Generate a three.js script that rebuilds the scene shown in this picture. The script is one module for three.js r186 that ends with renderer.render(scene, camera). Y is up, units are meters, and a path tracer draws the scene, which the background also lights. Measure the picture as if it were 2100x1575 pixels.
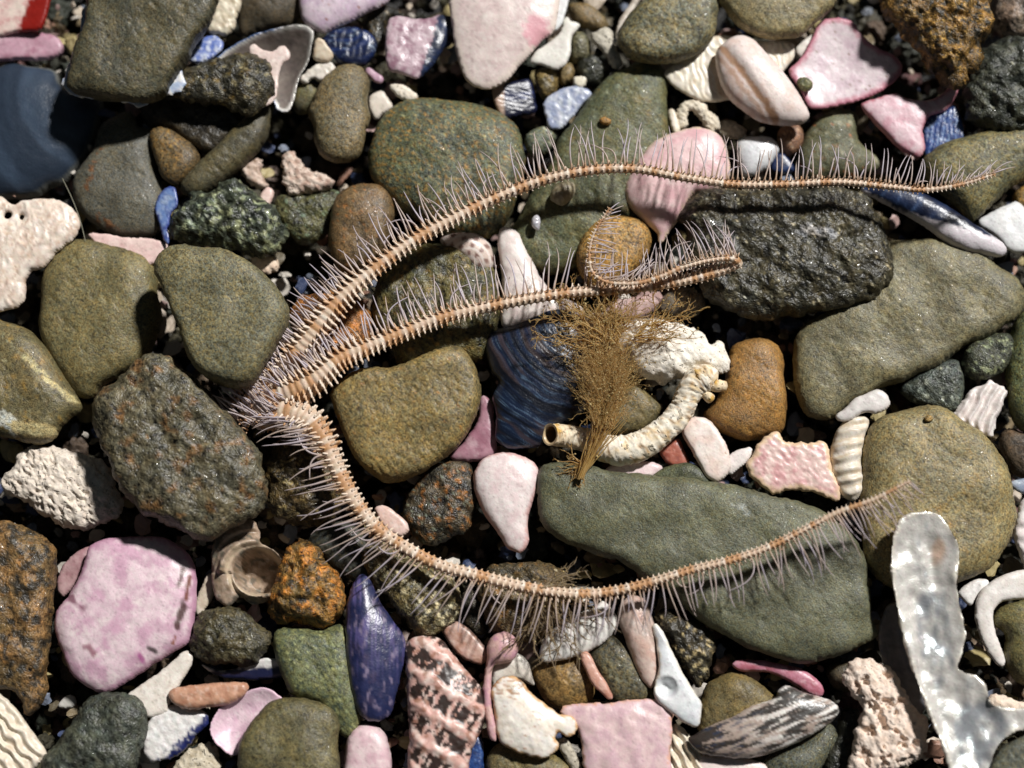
import * as THREE from 'three';
import { mergeGeometries } from 'three/addons/utils/BufferGeometryUtils.js';
import { createNoise3D } from 'simplex-noise';

// ---------------------------------------------------------------- camera, light, exposure
const S = 1 / 14000;                                   // one working unit u (a step of the plan below) in metres: the view is 15 cm wide
const FOV = 24, TAN = Math.tan(THREE.MathUtils.degToRad(FOV / 2)), TILT = THREE.MathUtils.degToRad(11), DIST = 787.5 / TAN;
const camera = new THREE.PerspectiveCamera(FOV, 4 / 3, 0.02, 20);
camera.position.set(0, DIST * Math.cos(TILT) * S, DIST * Math.sin(TILT) * S);
camera.lookAt(0, 0, 0);
camera.focus = (DIST - 85) * S;
camera.userData.fStop = 9;
const scene = new THREE.Scene();
const renderer = new THREE.WebGLRenderer({ antialias: true });
renderer.toneMapping = THREE.LinearToneMapping;
renderer.toneMappingExposure = 1.03;
renderer.shadowMap.enabled = true;

// night water above the seabed: a nearly black blue-green surround, a little lighter overhead
{
  const w = 64, h = 32, px = new Float32Array(w * h * 4);
  for (let j = 0; j < h; j++) for (let i = 0; i < w; i++) {
    const up = Math.max(0, (j / (h - 1)) * 2 - 1), k = (j * w + i) * 4, l = 0.014 + 0.028 * up;
    px[k] = l * 0.8; px[k + 1] = l; px[k + 2] = l * 1.15; px[k + 3] = 1;
  }
  const sky = new THREE.DataTexture(px, w, h, THREE.RGBAFormat, THREE.FloatType);
  sky.mapping = THREE.EquirectangularReflectionMapping; sky.magFilter = THREE.LinearFilter; sky.needsUpdate = true;
  scene.background = sky; scene.environment = sky; scene.environmentIntensity = 1;
}
const sun = new THREE.DirectionalLight(new THREE.Color(1, 0.98, 0.955), 4.4);
{
  const el = THREE.MathUtils.degToRad(47), az = THREE.MathUtils.degToRad(50);
  sun.position.set(Math.cos(el) * Math.cos(az), Math.sin(el), -Math.cos(el) * Math.sin(az)).multiplyScalar(1.2);
  sun.castShadow = true; sun.shadow.radius = 9; sun.shadow.mapSize.set(2048, 2048);
  Object.assign(sun.shadow.camera, { left: -0.13, right: 0.13, top: 0.13, bottom: -0.13, near: 0.5, far: 2 });
  scene.add(sun, sun.target);
}

// ---------------------------------------------------------------- helpers
function rng(seed) { let a = seed >>> 0; return () => { a = (a + 0x6D2B79F5) | 0; let t = Math.imul(a ^ (a >>> 15), 1 | a); t = (t + Math.imul(t ^ (t >>> 7), 61 | t)) ^ t; return ((t ^ (t >>> 14)) >>> 0) / 4294967296; }; }
const noise = createNoise3D(rng(77));
const fbm = (x, y, z, o = 3) => { let s = 0, a = 0.5, n = 0; for (let i = 0; i < o; i++) { s += a * noise(x, y, z); n += a; a *= 0.5; x = x * 2.03 + 7.1; y = y * 2.03 + 3.7; z = z * 2.03 + 1.9; } return s / n; };
const ridge = (x, y, z, o = 3) => { let s = 0, a = 0.5, n = 0; for (let i = 0; i < o; i++) { s += a * (1 - 2 * Math.abs(noise(x, y, z))); n += a; a *= 0.5; x = x * 2.1 + 5.3; y = y * 2.1 + 1.1; z = z * 2.1 + 8.7; } return s / n; };
const sst = (a, b, x) => { const t = Math.min(1, Math.max(0, (x - a) / (b - a))); return t * t * (3 - 2 * t); };
const lin = (hex) => { const c = new THREE.Color(hex); return [c.r, c.g, c.b]; };
const lerp3 = (a, b, t) => [a[0] + (b[0] - a[0]) * t, a[1] + (b[1] - a[1]) * t, a[2] + (b[2] - a[2]) * t];
const scale3 = (a, k) => [a[0] * k, a[1] * k, a[2] * k];

// plan (photo) place -> point of the seabed at height h, all in u
const SN = Math.sin(TILT), CS = Math.cos(TILT);
function P(px, py, h = 0) {
  const x = ((px - 1050) / 787.5) * TAN, y = (-(py - 787.5) / 787.5) * TAN;
  const dx = x, dy = y * SN - CS, dz = -y * CS - SN, t = (DIST * CS - h) / -dy;
  return new THREE.Vector3(dx * t, h, DIST * SN + dz * t);
}

// ---------------------------------------------------------------- textures: grain only
function lattice(N, cells, seed) {
  const r = rng(seed), g = new Float32Array(cells * cells), out = new Float32Array(N * N);
  for (let i = 0; i < g.length; i++) g[i] = r();
  for (let y = 0; y < N; y++) for (let x = 0; x < N; x++) {
    const fx = (x / N) * cells, fy = (y / N) * cells, x0 = fx | 0, y0 = fy | 0, x1 = (x0 + 1) % cells, y1 = (y0 + 1) % cells;
    let a = fx - x0, b = fy - y0; a = a * a * (3 - 2 * a); b = b * b * (3 - 2 * b);
    out[y * N + x] = (g[y0 * cells + x0] * (1 - a) + g[y0 * cells + x1] * a) * (1 - b) + (g[y1 * cells + x0] * (1 - a) + g[y1 * cells + x1] * a) * b;
  }
  return out;
}
const TILE = 540, N = 512;
function texPair(seed, f) {                                  // f(l, i, r) -> [r, g, b, height]; l = lattices from coarse to fine
  const L = [16, 40, 84, 128, 210, 256].map((c, k) => lattice(N, c, seed * 31 + k)), L2 = [60, 128, 256].map((c, k) => lattice(N, c, seed * 57 + k + 9));
  const r = rng(seed + 5), col = new Uint8Array(N * N * 4), bmp = new Uint8Array(N * N * 4);
  const enc = (v) => { v = Math.min(1, Math.max(0, v * 0.5)); return Math.round(255 * (v <= 0.0031308 ? 12.92 * v : 1.055 * Math.pow(v, 1 / 2.4) - 0.055)); };
  for (let i = 0; i < N * N; i++) {
    const o = f(L.map((l) => l[i]), L2.map((l) => l[i]), r);
    for (let c = 0; c < 3; c++) col[i * 4 + c] = enc(o[c]);
    col[i * 4 + 3] = 255;
    bmp[i * 4] = bmp[i * 4 + 2] = Math.round(255 * Math.min(1, Math.max(0, o[3]))); bmp[i * 4 + 1] = Math.round(255 * (o[4] ?? 1)); bmp[i * 4 + 3] = 255;
  }
  const mk = (d, srgb) => { const t = new THREE.DataTexture(d, N, N, THREE.RGBAFormat); t.wrapS = t.wrapT = THREE.RepeatWrapping; t.magFilter = THREE.LinearFilter; t.minFilter = THREE.LinearMipmapLinearFilter; t.generateMipmaps = true; if (srgb) t.colorSpace = THREE.SRGBColorSpace; t.needsUpdate = true; return t; };
  return { map: mk(col, true), bump: mk(bmp, false) };
}
const T = {
  fine: texPair(11, (l, m, r) => {                           // sandstone: salt-and-pepper grains, ochre and blue-grey
    let v = 1 + 1.0 * (l[5] - 0.5) + 1.1 * (l[3] - 0.5) + 0.4 * (l[2] - 0.5), t = (m[1] - 0.5) * 1.5;
    if (l[4] > 0.86) v *= 0.4;
    const micaGlint = m[2] > 0.9 && m[0] > 0.3; if (micaGlint) v = 1.9;  // mica flecks, their sparkle painted in as bright colour
    return [v * (1 + 0.26 * t), v * (1 + 0.03 * t), v * (1 - 0.4 * t), 0.5 * l[5] + 0.3 * l[3] + 0.2 * l[2], micaGlint ? 0.3 : 1];
  }),
  coarse: texPair(12, (l, m, r) => {                         // rough rock: bigger crystals, dark pits, pale flecks
    let v = 1 + 0.6 * (l[5] - 0.5) + 1.2 * (l[3] - 0.5) + 1.0 * (l[2] - 0.5) + 0.6 * (l[1] - 0.5), t = m[0] - 0.5;
    if (l[3] > 0.8) v *= 0.45;
    const cry = m[1] > 0.85 && l[2] > 0.4; if (cry) v *= 2.2;
    return [v * (1 + 0.2 * t), v * (1 + 0.03 * t), v * (1 - 0.22 * t), 0.35 * l[5] + 0.35 * l[3] + 0.3 * l[1] - (l[3] > 0.8 ? 0.25 : 0), cry ? 0.3 : 1];
  }),
  plain: texPair(15, (l, m, r) => {                          // close-grained siltstone: faint grain, few pin holes
    let v = 1 + 1.0 * (l[5] - 0.5) + 0.8 * (l[3] - 0.5) + 0.5 * (l[1] - 0.5), t = m[0] - 0.5;
    if (l[3] > 0.86) v *= 0.5;
    const micaGlint = m[2] > 0.92; if (micaGlint) v = 1.8;  // sparse mica, glint put into the colour as well
    return [v * (1 + 0.16 * t), v, v * (1 - 0.22 * t), 0.6 * l[5] + 0.4 * l[2], micaGlint ? 0.3 : 1];
  }),
  spotted: texPair(16, (l, m, r) => {                        // greywacke: dark and pale grains of two sizes
    let v = 1 + 0.8 * (l[5] - 0.5) + 0.7 * (l[4] - 0.5) + 0.3 * (l[0] - 0.5), t = m[1] - 0.5;
    if (l[3] > 0.82) v *= 0.6; else if (l[3] < 0.12) v *= 1.3;
    const micaGlint = m[2] > 0.92 && m[0] > 0.4; if (micaGlint) v = 1.9;  // mica grains with a painted glint
    return [v * (1 + 0.24 * t), v, v * (1 - 0.35 * t), 0.5 * l[5] + 0.3 * l[4] + 0.2 * l[2], micaGlint ? 0.3 : 1];
  }),
  shell: texPair(13, (l, m, r) => {                          // worn shell: faint mottling and pin pricks
    let v = 1 + 0.08 * (l[5] - 0.5) + 0.08 * (l[2] - 0.5) + 0.08 * (l[1] - 0.5), t = m[1] - 0.5;
    if (l[4] > 0.93) v *= 0.78;
    return [v, v * (1 + 0.09 * t), v * (1 + 0.04 * t), 0.45 * l[4] + 0.35 * l[2] + 0.2 * l[1]];
  }),
  chalk: texPair(14, (l, m, r) => {                          // porous chalk: small dark holes
    let v = 1 + 0.22 * (l[5] - 0.5) + 0.22 * (l[2] - 0.5), h = 0.75 + 0.25 * l[3];
    if (l[2] > 0.88) { v *= 0.55; h -= 0.6; }
    return [v * 1.02, v, v * 0.94 - 0.05 * (m[1] - 0.5), h];
  }),
};
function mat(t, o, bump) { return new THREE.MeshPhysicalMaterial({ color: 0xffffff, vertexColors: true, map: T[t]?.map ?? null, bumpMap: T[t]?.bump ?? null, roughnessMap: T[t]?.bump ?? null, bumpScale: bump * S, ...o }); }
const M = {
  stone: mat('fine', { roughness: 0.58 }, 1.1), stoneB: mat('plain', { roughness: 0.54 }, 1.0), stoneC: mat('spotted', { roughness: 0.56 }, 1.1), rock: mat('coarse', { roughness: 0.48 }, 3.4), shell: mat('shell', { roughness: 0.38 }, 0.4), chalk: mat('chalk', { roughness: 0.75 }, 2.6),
  mussel: mat('shell', { roughness: 0.34, clearcoat: 0.2, clearcoatRoughness: 0.3 }, 0.7), nacre: mat('shell', { roughness: 0.3, metalness: 0.15, clearcoat: 0.6, clearcoatRoughness: 0.2, iridescence: 0.4, iridescenceIOR: 1.5 }, 0.5),
  pearl: mat('shell', { roughness: 0.32, metalness: 0.28, clearcoat: 0.5, clearcoatRoughness: 0.25, iridescence: 0.5, iridescenceIOR: 1.6 }, 0.6),
};
for (const k of Object.keys(M)) M[k].name = k;

// ---------------------------------------------------------------- scene objects
const used = {};
function numbered(n) { const k = (used[n] = (used[n] ?? -1) + 1); return k ? n + '_' + String(k).padStart(3, '0') : n; }
function enter(o, name, label, category, group) {
  o.name = numbered(name); o.userData = { label, category }; if (group) o.userData.group = group;
  scene.add(o); return o;
}
const shadowed = (m) => { m.castShadow = m.receiveShadow = true; return m; };

// A thing with an outline seen from above: swelled like a membrane, so it is round-edged and solid underneath.
// o: z height of the rim, h / hb height above and depth below the rim, k flatness (1 pebble, 4 slab), curve dish (-) or dome (+) of the whole sheet, tilt [x, z], jag, g grid step, disp(v), rough, rf
let serial = 0;
function slab(pts, o) {
  const id = ++serial, sx = (id * 131.7) % 977, sy = (id * 71.3) % 613, sz = (id * 213.1) % 881;
  const thin = (o.m === M.shell || o.m === M.mussel) && (o.h ?? 30) <= 20, z = o.z ?? 0, h = (o.h ?? 30) * (thin ? 0.8 : 1), hb = o.hb ?? h, g = o.g ?? (thin ? 3.6 : 4.5), k = (o.k ?? 1.3) * (thin ? 1.45 : 1), jag = o.jag ?? 0.8;
  const w = []; for (let i = 0; i < pts.length; i += 2) { const p = P(pts[i], pts[i + 1], z); w.push(new THREE.Vector3(p.x, p.z, 0)); }
  const curve = new THREE.CatmullRomCurve3(w, true, o.sharp ? 'catmullrom' : 'centripetal', o.sharp ? 0.12 : 0.5);
  let cx = 0, cz = 0; for (const p of w) { cx += p.x / w.length; cz += p.y / w.length; }
  const perim = w.reduce((s, p, i) => s + p.distanceTo(w[(i + 1) % w.length]), 0), nseg = Math.max(24, Math.round(perim / 5));
  const ring = [];
  for (let i = 0; i < nseg; i++) { const p = curve.getPoint(i / nseg); ring.push([p.x - cx + jag * (noise(p.x / 26, p.y / 26, id) + 0.8 * noise(p.x / 9, p.y / 9, id)), p.y - cz + jag * (noise(p.x / 26, p.y / 26, id + 40) + 0.8 * noise(p.x / 9, p.y / 9, id + 40))]); }
  let x0 = 1e9, x1 = -1e9, y0 = 1e9, y1 = -1e9; for (const [x, y] of ring) { x0 = Math.min(x0, x); x1 = Math.max(x1, x); y0 = Math.min(y0, y); y1 = Math.max(y1, y); }
  const nx = Math.ceil((x1 - x0) / g) + 3, ny = Math.ceil((y1 - y0) / g) + 3; x0 -= g; y0 -= g;
  const sd = new Float32Array(nx * ny), holes = (o.holes ?? []).map(([hx, hy, r]) => { const p = P(hx, hy, z); return [p.x - cx, p.z - cz, r]; });
  for (let j = 0; j < ny; j++) for (let i = 0; i < nx; i++) {
    const x = x0 + i * g, y = y0 + j * g; let best = 1e12, inside = false;
    for (let a = 0, b = nseg - 1; a < nseg; b = a++) {
      const ax = ring[a][0], ay = ring[a][1], ex = ring[b][0] - ax, ey = ring[b][1] - ay, t = Math.min(1, Math.max(0, ((x - ax) * ex + (y - ay) * ey) / (ex * ex + ey * ey + 1e-9))), qx = x - ax - t * ex, qy = y - ay - t * ey, d = qx * qx + qy * qy;
      if (d < best) best = d;
      if ((ay > y) !== (ring[b][1] > y) && x < (ex * (y - ay)) / ey + ax) inside = !inside;
    }
    let s = Math.sqrt(best) * (inside ? 1 : -1);
    for (const [hx, hy, r] of holes) s = Math.min(s, Math.hypot(x - hx, y - hy) * (1 + 0.15 * noise(x / 8, y / 8, id)) - r);
    sd[j * nx + i] = Math.abs(s) < 0.04 * g ? 0.04 * g : s;
  }
  // membrane: laplacian f = -1 inside, 0 on the outline
  const f = new Float32Array(nx * ny), iters = Math.min(420, 60 + 3 * Math.max(nx, ny)), om = 2 / (1 + Math.PI / Math.max(nx, ny));
  const inner = []; for (let j = 1; j < ny - 1; j++) for (let i = 1; i < nx - 1; i++) if (sd[j * nx + i] > 0) inner.push(j * nx + i);
  for (let it = 0; it < iters; it++) for (const c of inner) {
    let den = 4, num = 1; const s = sd[c];
    for (const q of [c - 1, c + 1, c - nx, c + nx]) { if (sd[q] > 0) num += f[q]; else den += Math.min(4, -sd[q] / s); }
    f[c] += om * (num / den - f[c]);
  }
  let fm = 1e-9; for (const c of inner) fm = Math.max(fm, f[c]);
  // cells cut at the outline
  const pos = [], info = [], idx = [], node = new Map(), cut = new Map();
  const lift = (x, y, q) => (o.curve ?? 0) * q * q + (o.tilt ? o.tilt[0] * x + o.tilt[1] * y : 0) + (o.mid ? o.mid(x + cx, y + cz, x, y, q) : 0);
  const add = (x, y, q, d, side) => {
    const T_ = q <= 0 ? 0 : 1 - Math.pow(1 - Math.min(1, q), k); let yy = lift(x, y, q) + (side > 0 ? h : -hb) * T_;
    pos.push(x, yy, y); info.push(q, d, side); return pos.length / 3 - 1;
  };
  const at = (c, side) => { const key = c * 2 + (side > 0 ? 1 : 0); let v = node.get(key); if (v === undefined) { const q = Math.sqrt(f[c] / fm); node.set(key, v = add(x0 + (c % nx) * g, y0 + ((c / nx) | 0) * g, q, sd[c], side)); } return v; };
  const edge = (a, b) => { const key = Math.min(a, b) * nx * ny + Math.max(a, b); let v = cut.get(key); if (v === undefined) { const t = sd[a] / (sd[a] - sd[b]), ax = a % nx, ay = (a / nx) | 0, bx = b % nx, by = (b / nx) | 0; cut.set(key, v = add(x0 + (ax + (bx - ax) * t) * g, y0 + (ay + (by - ay) * t) * g, 0, 0, 0)); } return v; };
  for (let j = 0; j < ny - 1; j++) for (let i = 0; i < nx - 1; i++) {
    const c = [j * nx + i, (j + 1) * nx + i, (j + 1) * nx + i + 1, j * nx + i + 1]; let n = 0; for (const q of c) if (sd[q] > 0) n++;
    if (!n) continue;
    for (const side of [1, -1]) {
      const poly = [];
      for (let e = 0; e < 4; e++) { const a = c[e], b = c[(e + 1) % 4]; if (sd[a] > 0) poly.push(at(a, side)); if ((sd[a] > 0) !== (sd[b] > 0)) poly.push(edge(a, b)); }
      for (let e = 1; e + 1 < poly.length; e++) side > 0 ? idx.push(poly[0], poly[e], poly[e + 1]) : idx.push(poly[0], poly[e + 1], poly[e]);
    }
  }
  const geo = new THREE.BufferGeometry(), n = pos.length / 3; geo.setIndex(idx);
  const arr = new Float32Array(pos); geo.setAttribute('position', new THREE.BufferAttribute(arr, 3)); geo.computeVertexNormals();
  const v = {}, nor = geo.attributes.normal.array, rough = (o.rough ?? 1.6) * (!o.m ? 0.45 : o.m === M.shell || o.m === M.mussel || o.m === M.nacre ? 0.55 : 1), rf = o.rf ?? 38, kind = o.ridged ? ridge : fbm;
  const load = (i) => { v.lx = arr[i * 3]; v.ly = arr[i * 3 + 1]; v.lz = arr[i * 3 + 2]; v.x = v.lx + sx; v.y = v.ly + sy; v.z = v.lz + sz; v.q = info[i * 3]; v.d = info[i * 3 + 1]; v.side = info[i * 3 + 2]; const wx = v.lx + cx, wz = v.lz + cz, dep = DIST - z * CS - wz * SN; v.gx = 1050 + (wx / dep) * 787.5 / TAN; v.gz = 787.5 - ((z * SN - wz * CS) / dep) * 787.5 / TAN; return v; };
  const moved = new Float32Array(arr);
  for (let i = 0; i < n; i++) {
    load(i); let a = rough * kind(v.x / rf, v.y / rf, v.z / rf, o.m === M.rock || o.m === M.chalk ? 4 : 2); if (!o.m) a += 5 * noise(v.x / 110, v.y / 110, v.z / 110) - 2.4 * sst(0.62, 0.8, noise(v.x / 21, v.y / 21, v.z / 21)); if (o.m === M.rock) a += 6 * noise(v.x / 80, v.y / 80, v.z / 80) + 2.5 * ridge(v.x / 42, v.y / 42 + 5, v.z / 42, 2);
    if (o.disp && v.side >= 0) a += o.disp(v) * sst(0, 10, v.d);
    for (let c = 0; c < 3; c++) moved[i * 3 + c] += nor[i * 3 + c] * a;
  }
  const col = new Float32Array(n * 3), uv = new Float32Array(n * 2), ang = id * 2.399, us = 0.8 + 0.75 * ((id * 0.618) % 1), ca = Math.cos(ang) * us, sa = Math.sin(ang) * us;
  for (let i = 0; i < n; i++) {
    load(i); const c = o.col(v); for (let q = 0; q < 3; q++) col[i * 3 + q] = c[q] * 2;                         // the grain map is stored at half strength
    const a = v.x + nor[i * 3] * (h - v.ly), b = v.z + nor[i * 3 + 2] * (h - v.ly) + (v.side < 0 ? 97 : 0); uv[i * 2] = (a * ca - b * sa) / TILE; uv[i * 2 + 1] = (a * sa + b * ca) / TILE;
  }
  let low = 1e9; for (let i = 0; i < n; i++) low = Math.min(low, moved[i * 3 + 1]);
  for (let i = 0; i < n; i++) { moved[i * 3] *= S; moved[i * 3 + 1] = (moved[i * 3 + 1] - low) * S; moved[i * 3 + 2] *= S; }
  geo.setAttribute('position', new THREE.BufferAttribute(moved, 3)); geo.setAttribute('color', new THREE.BufferAttribute(col, 3)); geo.setAttribute('uv', new THREE.BufferAttribute(uv, 2)); geo.computeVertexNormals();
  const m = shadowed(new THREE.Mesh(geo, o.m ?? [M.stone, M.stoneB, M.stoneC][id % 3])); m.position.set(cx * S, (z + low) * S, cz * S);
  return m;
}

// A swept body: stations [Vector3 in u, radius], rings round it; look(t, a, p, i) -> linear colour; swell(t, a, i) scales the radius
function sweep(st, sides, look, swell, { cap = true, squash = 1, base } = {}) {
  const n = st.length, pos = [], col = [], uv = [], idx = [], up = new THREE.Vector3(0, 1, 0), t = new THREE.Vector3(), b = new THREE.Vector3(), nn = new THREE.Vector3(), p = new THREE.Vector3();
  const O = base ?? new THREE.Vector3(); let len = 0;
  for (let i = 0; i < n; i++) {
    t.copy(st[Math.min(n - 1, i + 1)][0]).sub(st[Math.max(0, i - 1)][0]).normalize(); if (i) len += st[i][0].distanceTo(st[i - 1][0]);
    b.crossVectors(t, up); if (b.lengthSq() < 1e-4) b.set(1, 0, 0); b.normalize(); nn.crossVectors(b, t);
    for (let s = 0; s < sides; s++) {
      const a = (s / sides) * Math.PI * 2, r = st[i][1] * (swell ? swell(i, a, st[i]) : 1);
      p.copy(st[i][0]).addScaledVector(b, Math.cos(a) * r).addScaledVector(nn, Math.sin(a) * r * squash);
      pos.push((p.x - O.x) * S, (p.y - O.y) * S, (p.z - O.z) * S); const c = look(i, a, p, st[i]); col.push(c[0] * 2, c[1] * 2, c[2] * 2); uv.push(len / TILE, (s / sides) * 2 * st[i][1] * 3 / TILE);
    }
    if (i) for (let s = 0; s < sides; s++) { const q = (s + 1) % sides, A = (i - 1) * sides, B = i * sides; idx.push(A + s, A + q, B + s, A + q, B + q, B + s); }
  }
  if (cap) for (const [i, flip] of [[0, true], [n - 1, false]]) {
    const c = pos.length / 3; pos.push((st[i][0].x - O.x) * S, (st[i][0].y - O.y) * S, (st[i][0].z - O.z) * S); const q = look(i, 0, st[i][0], st[i]); col.push(q[0] * 2, q[1] * 2, q[2] * 2); uv.push(0, 0);
    for (let s = 0; s < sides; s++) { const a = i * sides + s, d = i * sides + ((s + 1) % sides); flip ? idx.push(c, d, a) : idx.push(c, a, d); }
  }
  const geo = new THREE.BufferGeometry(); geo.setIndex(idx); geo.setAttribute('position', new THREE.BufferAttribute(new Float32Array(pos), 3)); geo.setAttribute('color', new THREE.BufferAttribute(new Float32Array(col), 3)); geo.setAttribute('uv', new THREE.BufferAttribute(new Float32Array(uv), 2)); geo.computeVertexNormals();
  return geo;
}

// ---------------------------------------------------------------- colours (what a thing is dyed, grained or stained with)
// two-tone stone with grain clouds; rust: [colour, threshold, size]; dark: share of black mottles
function stoneC(a, b, { rust, dark, f = 85, pale, veins } = {}) {
  const bst = (c) => { const g = 0.3 * c[0] + 0.6 * c[1] + 0.1 * c[2], k = 0.1; return [1.33 * (c[0] + (g - c[0]) * k), 1.22 * (c[1] + (g - c[1]) * k), 1.02 * (c[2] + (g - c[2]) * k)]; };
  a = bst(lin(a)); b = bst(lin(b)); const R = rust && bst(lin(rust[0])), D = dark && lin(dark[0]), L = pale && bst(lin(pale[0]));
  return (v) => {
    let c = lerp3(a, b, sst(-0.45, 0.45, fbm(v.x / f, v.y / f, v.z / f, 4)));
    c = scale3(c, 1 + 0.2 * fbm(v.x / 13, v.y / 13, v.z / 13, 2) + 0.16 * fbm(v.x / 34 + 50, v.y / 34, v.z / 34, 2) - 0.34 * sst(0.5, 0.68, noise(v.x / 10, v.y / 10, v.z / 10)) * sst(-0.1, 0.3, noise(v.x / 70, 3, v.z / 70)));
    if (R) c = lerp3(c, R, 0.85 * sst(rust[1], rust[1] + 0.35, fbm(v.x / rust[2] + 31, v.y / rust[2], v.z / rust[2], 4)));
    if (D) c = lerp3(c, D, 0.9 * sst(dark[1], dark[1] + 0.22, fbm(v.x / dark[2] + 77, v.y / dark[2], v.z / dark[2], 4)));
    if (L) c = lerp3(c, L, 0.9 * sst(pale[1], pale[1] + 0.2, fbm(v.x / pale[2] - 55, v.y / pale[2], v.z / pale[2], 4)));
    if (veins) for (const [ax, ay, bx, by, wd, hex] of veins) {
      const ex = bx - ax, ey = by - ay, l2 = ex * ex + ey * ey, t = Math.min(1, Math.max(0, ((v.gx - ax) * ex + (v.gz - ay) * ey) / l2)), d = Math.hypot(v.gx - ax - ex * t + 7 * noise(v.x / 25, v.z / 25, 3), v.gz - ay - ey * t + 7 * noise(v.x / 25, v.z / 25, 9));
      c = lerp3(c, lin(hex), 0.92 * sst(wd, wd * 0.72, d + 0.35 * wd * noise(v.x / 9, v.z / 9, 1)));
    }
    return c;
  };
}
// worn shell: pale body with washes of two other tints, a tinted rim, spots
function shellC(a, b, c2, { f = 60, rim, spots, lines, marks } = {}) {
  const pale = (c) => { const y = 0.3 * c[0] + 0.6 * c[1] + 0.1 * c[2], k = 0.3 * sst(0.22, 0.5, y); return lerp3(c, [0.86, 0.83, 0.8], k); };
  a = pale(lin(a)); b = pale(lin(b)); c2 = pale(lin(c2)); const R = rim && lin(rim[0]), Sp = spots && lin(spots[0]), Li = lines && lin(lines[0]);
  return (v) => {
    let c = lerp3(a, b, sst(-0.25, 0.45, fbm(v.x / f, v.y / f, v.z / f, 4)));
    c = lerp3(c, c2, 0.62 * sst(0.0, 0.75, fbm(v.x / (f * 0.8) + 41, v.y / f, v.z / (f * 0.8), 5) + 0.5 * fbm(v.x / (f * 0.22), v.y / (f * 0.22) + 17, v.z / (f * 0.22), 3)));
    c = lerp3(c, b, 0.4 * sst(0.0, 0.6, fbm(v.x / 11 + 7, v.y / 11, v.z / 11, 3)));
    c = scale3(c, 1 + 0.07 * noise(v.x / 6, v.y / 6, v.z / 6) - 0.22 * sst(0.62, 0.78, noise(v.x / 8 + 90, v.y / 8, v.z / 8)));
    if (R) c = lerp3(c, R, 0.85 * sst(rim[1], rim[1] * 0.3, v.d + 4 * noise(v.x / 14, v.y / 14, v.z / 14)));
    if (Sp) c = lerp3(c, Sp, 0.9 * sst(spots[1], spots[1] + 0.12, fbm(v.x / spots[2], v.y / spots[2] + 9, v.z / spots[2], 2)));
    if (Li) { const t = v.gx * Math.cos(lines[1]) + v.gz * Math.sin(lines[1]); c = lerp3(c, Li, lines[3] * sst(0.1, 0.7, noise(t / lines[2], 0.02 * v.z, 5))); }
    if (marks) for (const [ax, ay, bx, by, wd, hex] of marks) { const ex = bx - ax, ey = by - ay, t = Math.min(1, Math.max(0, ((v.gx - ax) * ex + (v.gz - ay) * ey) / (ex * ex + ey * ey))), d = Math.hypot(v.gx - ax - ex * t, v.gz - ay - ey * t) + 0.7 * wd * noise(v.x / 20, v.z / 30, 3); c = lerp3(c, lin(hex), 0.9 * sst(wd * 1.15, wd * 0.15, d)); }
    return c;
  };
}
// mussel skin: growth bands round the beak at (bx, by)
function musselC(bx, by, dark, mid, light, { w = 9, worn = 0.5, wornHex = '#8b8494' } = {}) {
  dark = lin(dark); mid = lin(mid); light = lin(light); const W = lin(wornHex);
  return (v) => {
    const r = Math.hypot(v.gx - bx, v.gz - by) + 5 * noise(v.x / 60, v.z / 60, 2);
    let c = lerp3(dark, mid, sst(-0.2, 0.6, fbm(r / (w * 2.4), 3, 0.004 * v.gx, 3)));
    c = lerp3(c, light, 0.8 * sst(0.25, 0.75, fbm(r / (w * 0.55), 13, 0.01 * v.gx, 2)) * sst(-0.3, 0.5, noise(v.x / 50, v.y / 50, v.z / 50)));
    return lerp3(c, W, 0.7 * sst(worn, worn + 0.3, fbm(v.x / 30, v.y / 30, v.z / 30, 3)));
  };
}
const bandsD = (bx, by, w, amp) => (v) => amp * (fbm(Math.hypot(v.gx - bx, v.gz - by) / w, 3, 0.003 * v.gx, 2));
const ribsD = (ang, per, amp, wob = 5) => (v) => amp * Math.cos(((v.gx * Math.cos(ang) + v.gz * Math.sin(ang) + wob * noise(v.x / 40, v.z / 40, 4)) / per) * 2 * Math.PI);
const pitsD = (f, thr, amp) => (v) => -amp * sst(thr, thr + 0.25, noise(v.x / f, v.y / f, v.z / f));
const wormD = (f, thr, amp) => (v) => -amp * sst(thr, thr + 0.2, noise(v.x / f, v.y / f, v.z / f) + 0.55 * noise(v.x / (f * 0.4), v.y / (f * 0.4), v.z / (f * 0.4)) - 0.3 + 0.5 * noise(v.x / 60, 5, v.z / 60));
const sumD = (...a) => (v) => a.reduce((s, fn) => s + fn(v), 0);
const OLIVE = ['#6f6847', '#57543f'], GREY = ['#62604c', '#4c4f47'], GREEN = ['#565a42', '#434a3d'];
function A(name, category, label, pts, o) { return enter(slab(pts, o), name, label, category); }

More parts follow.
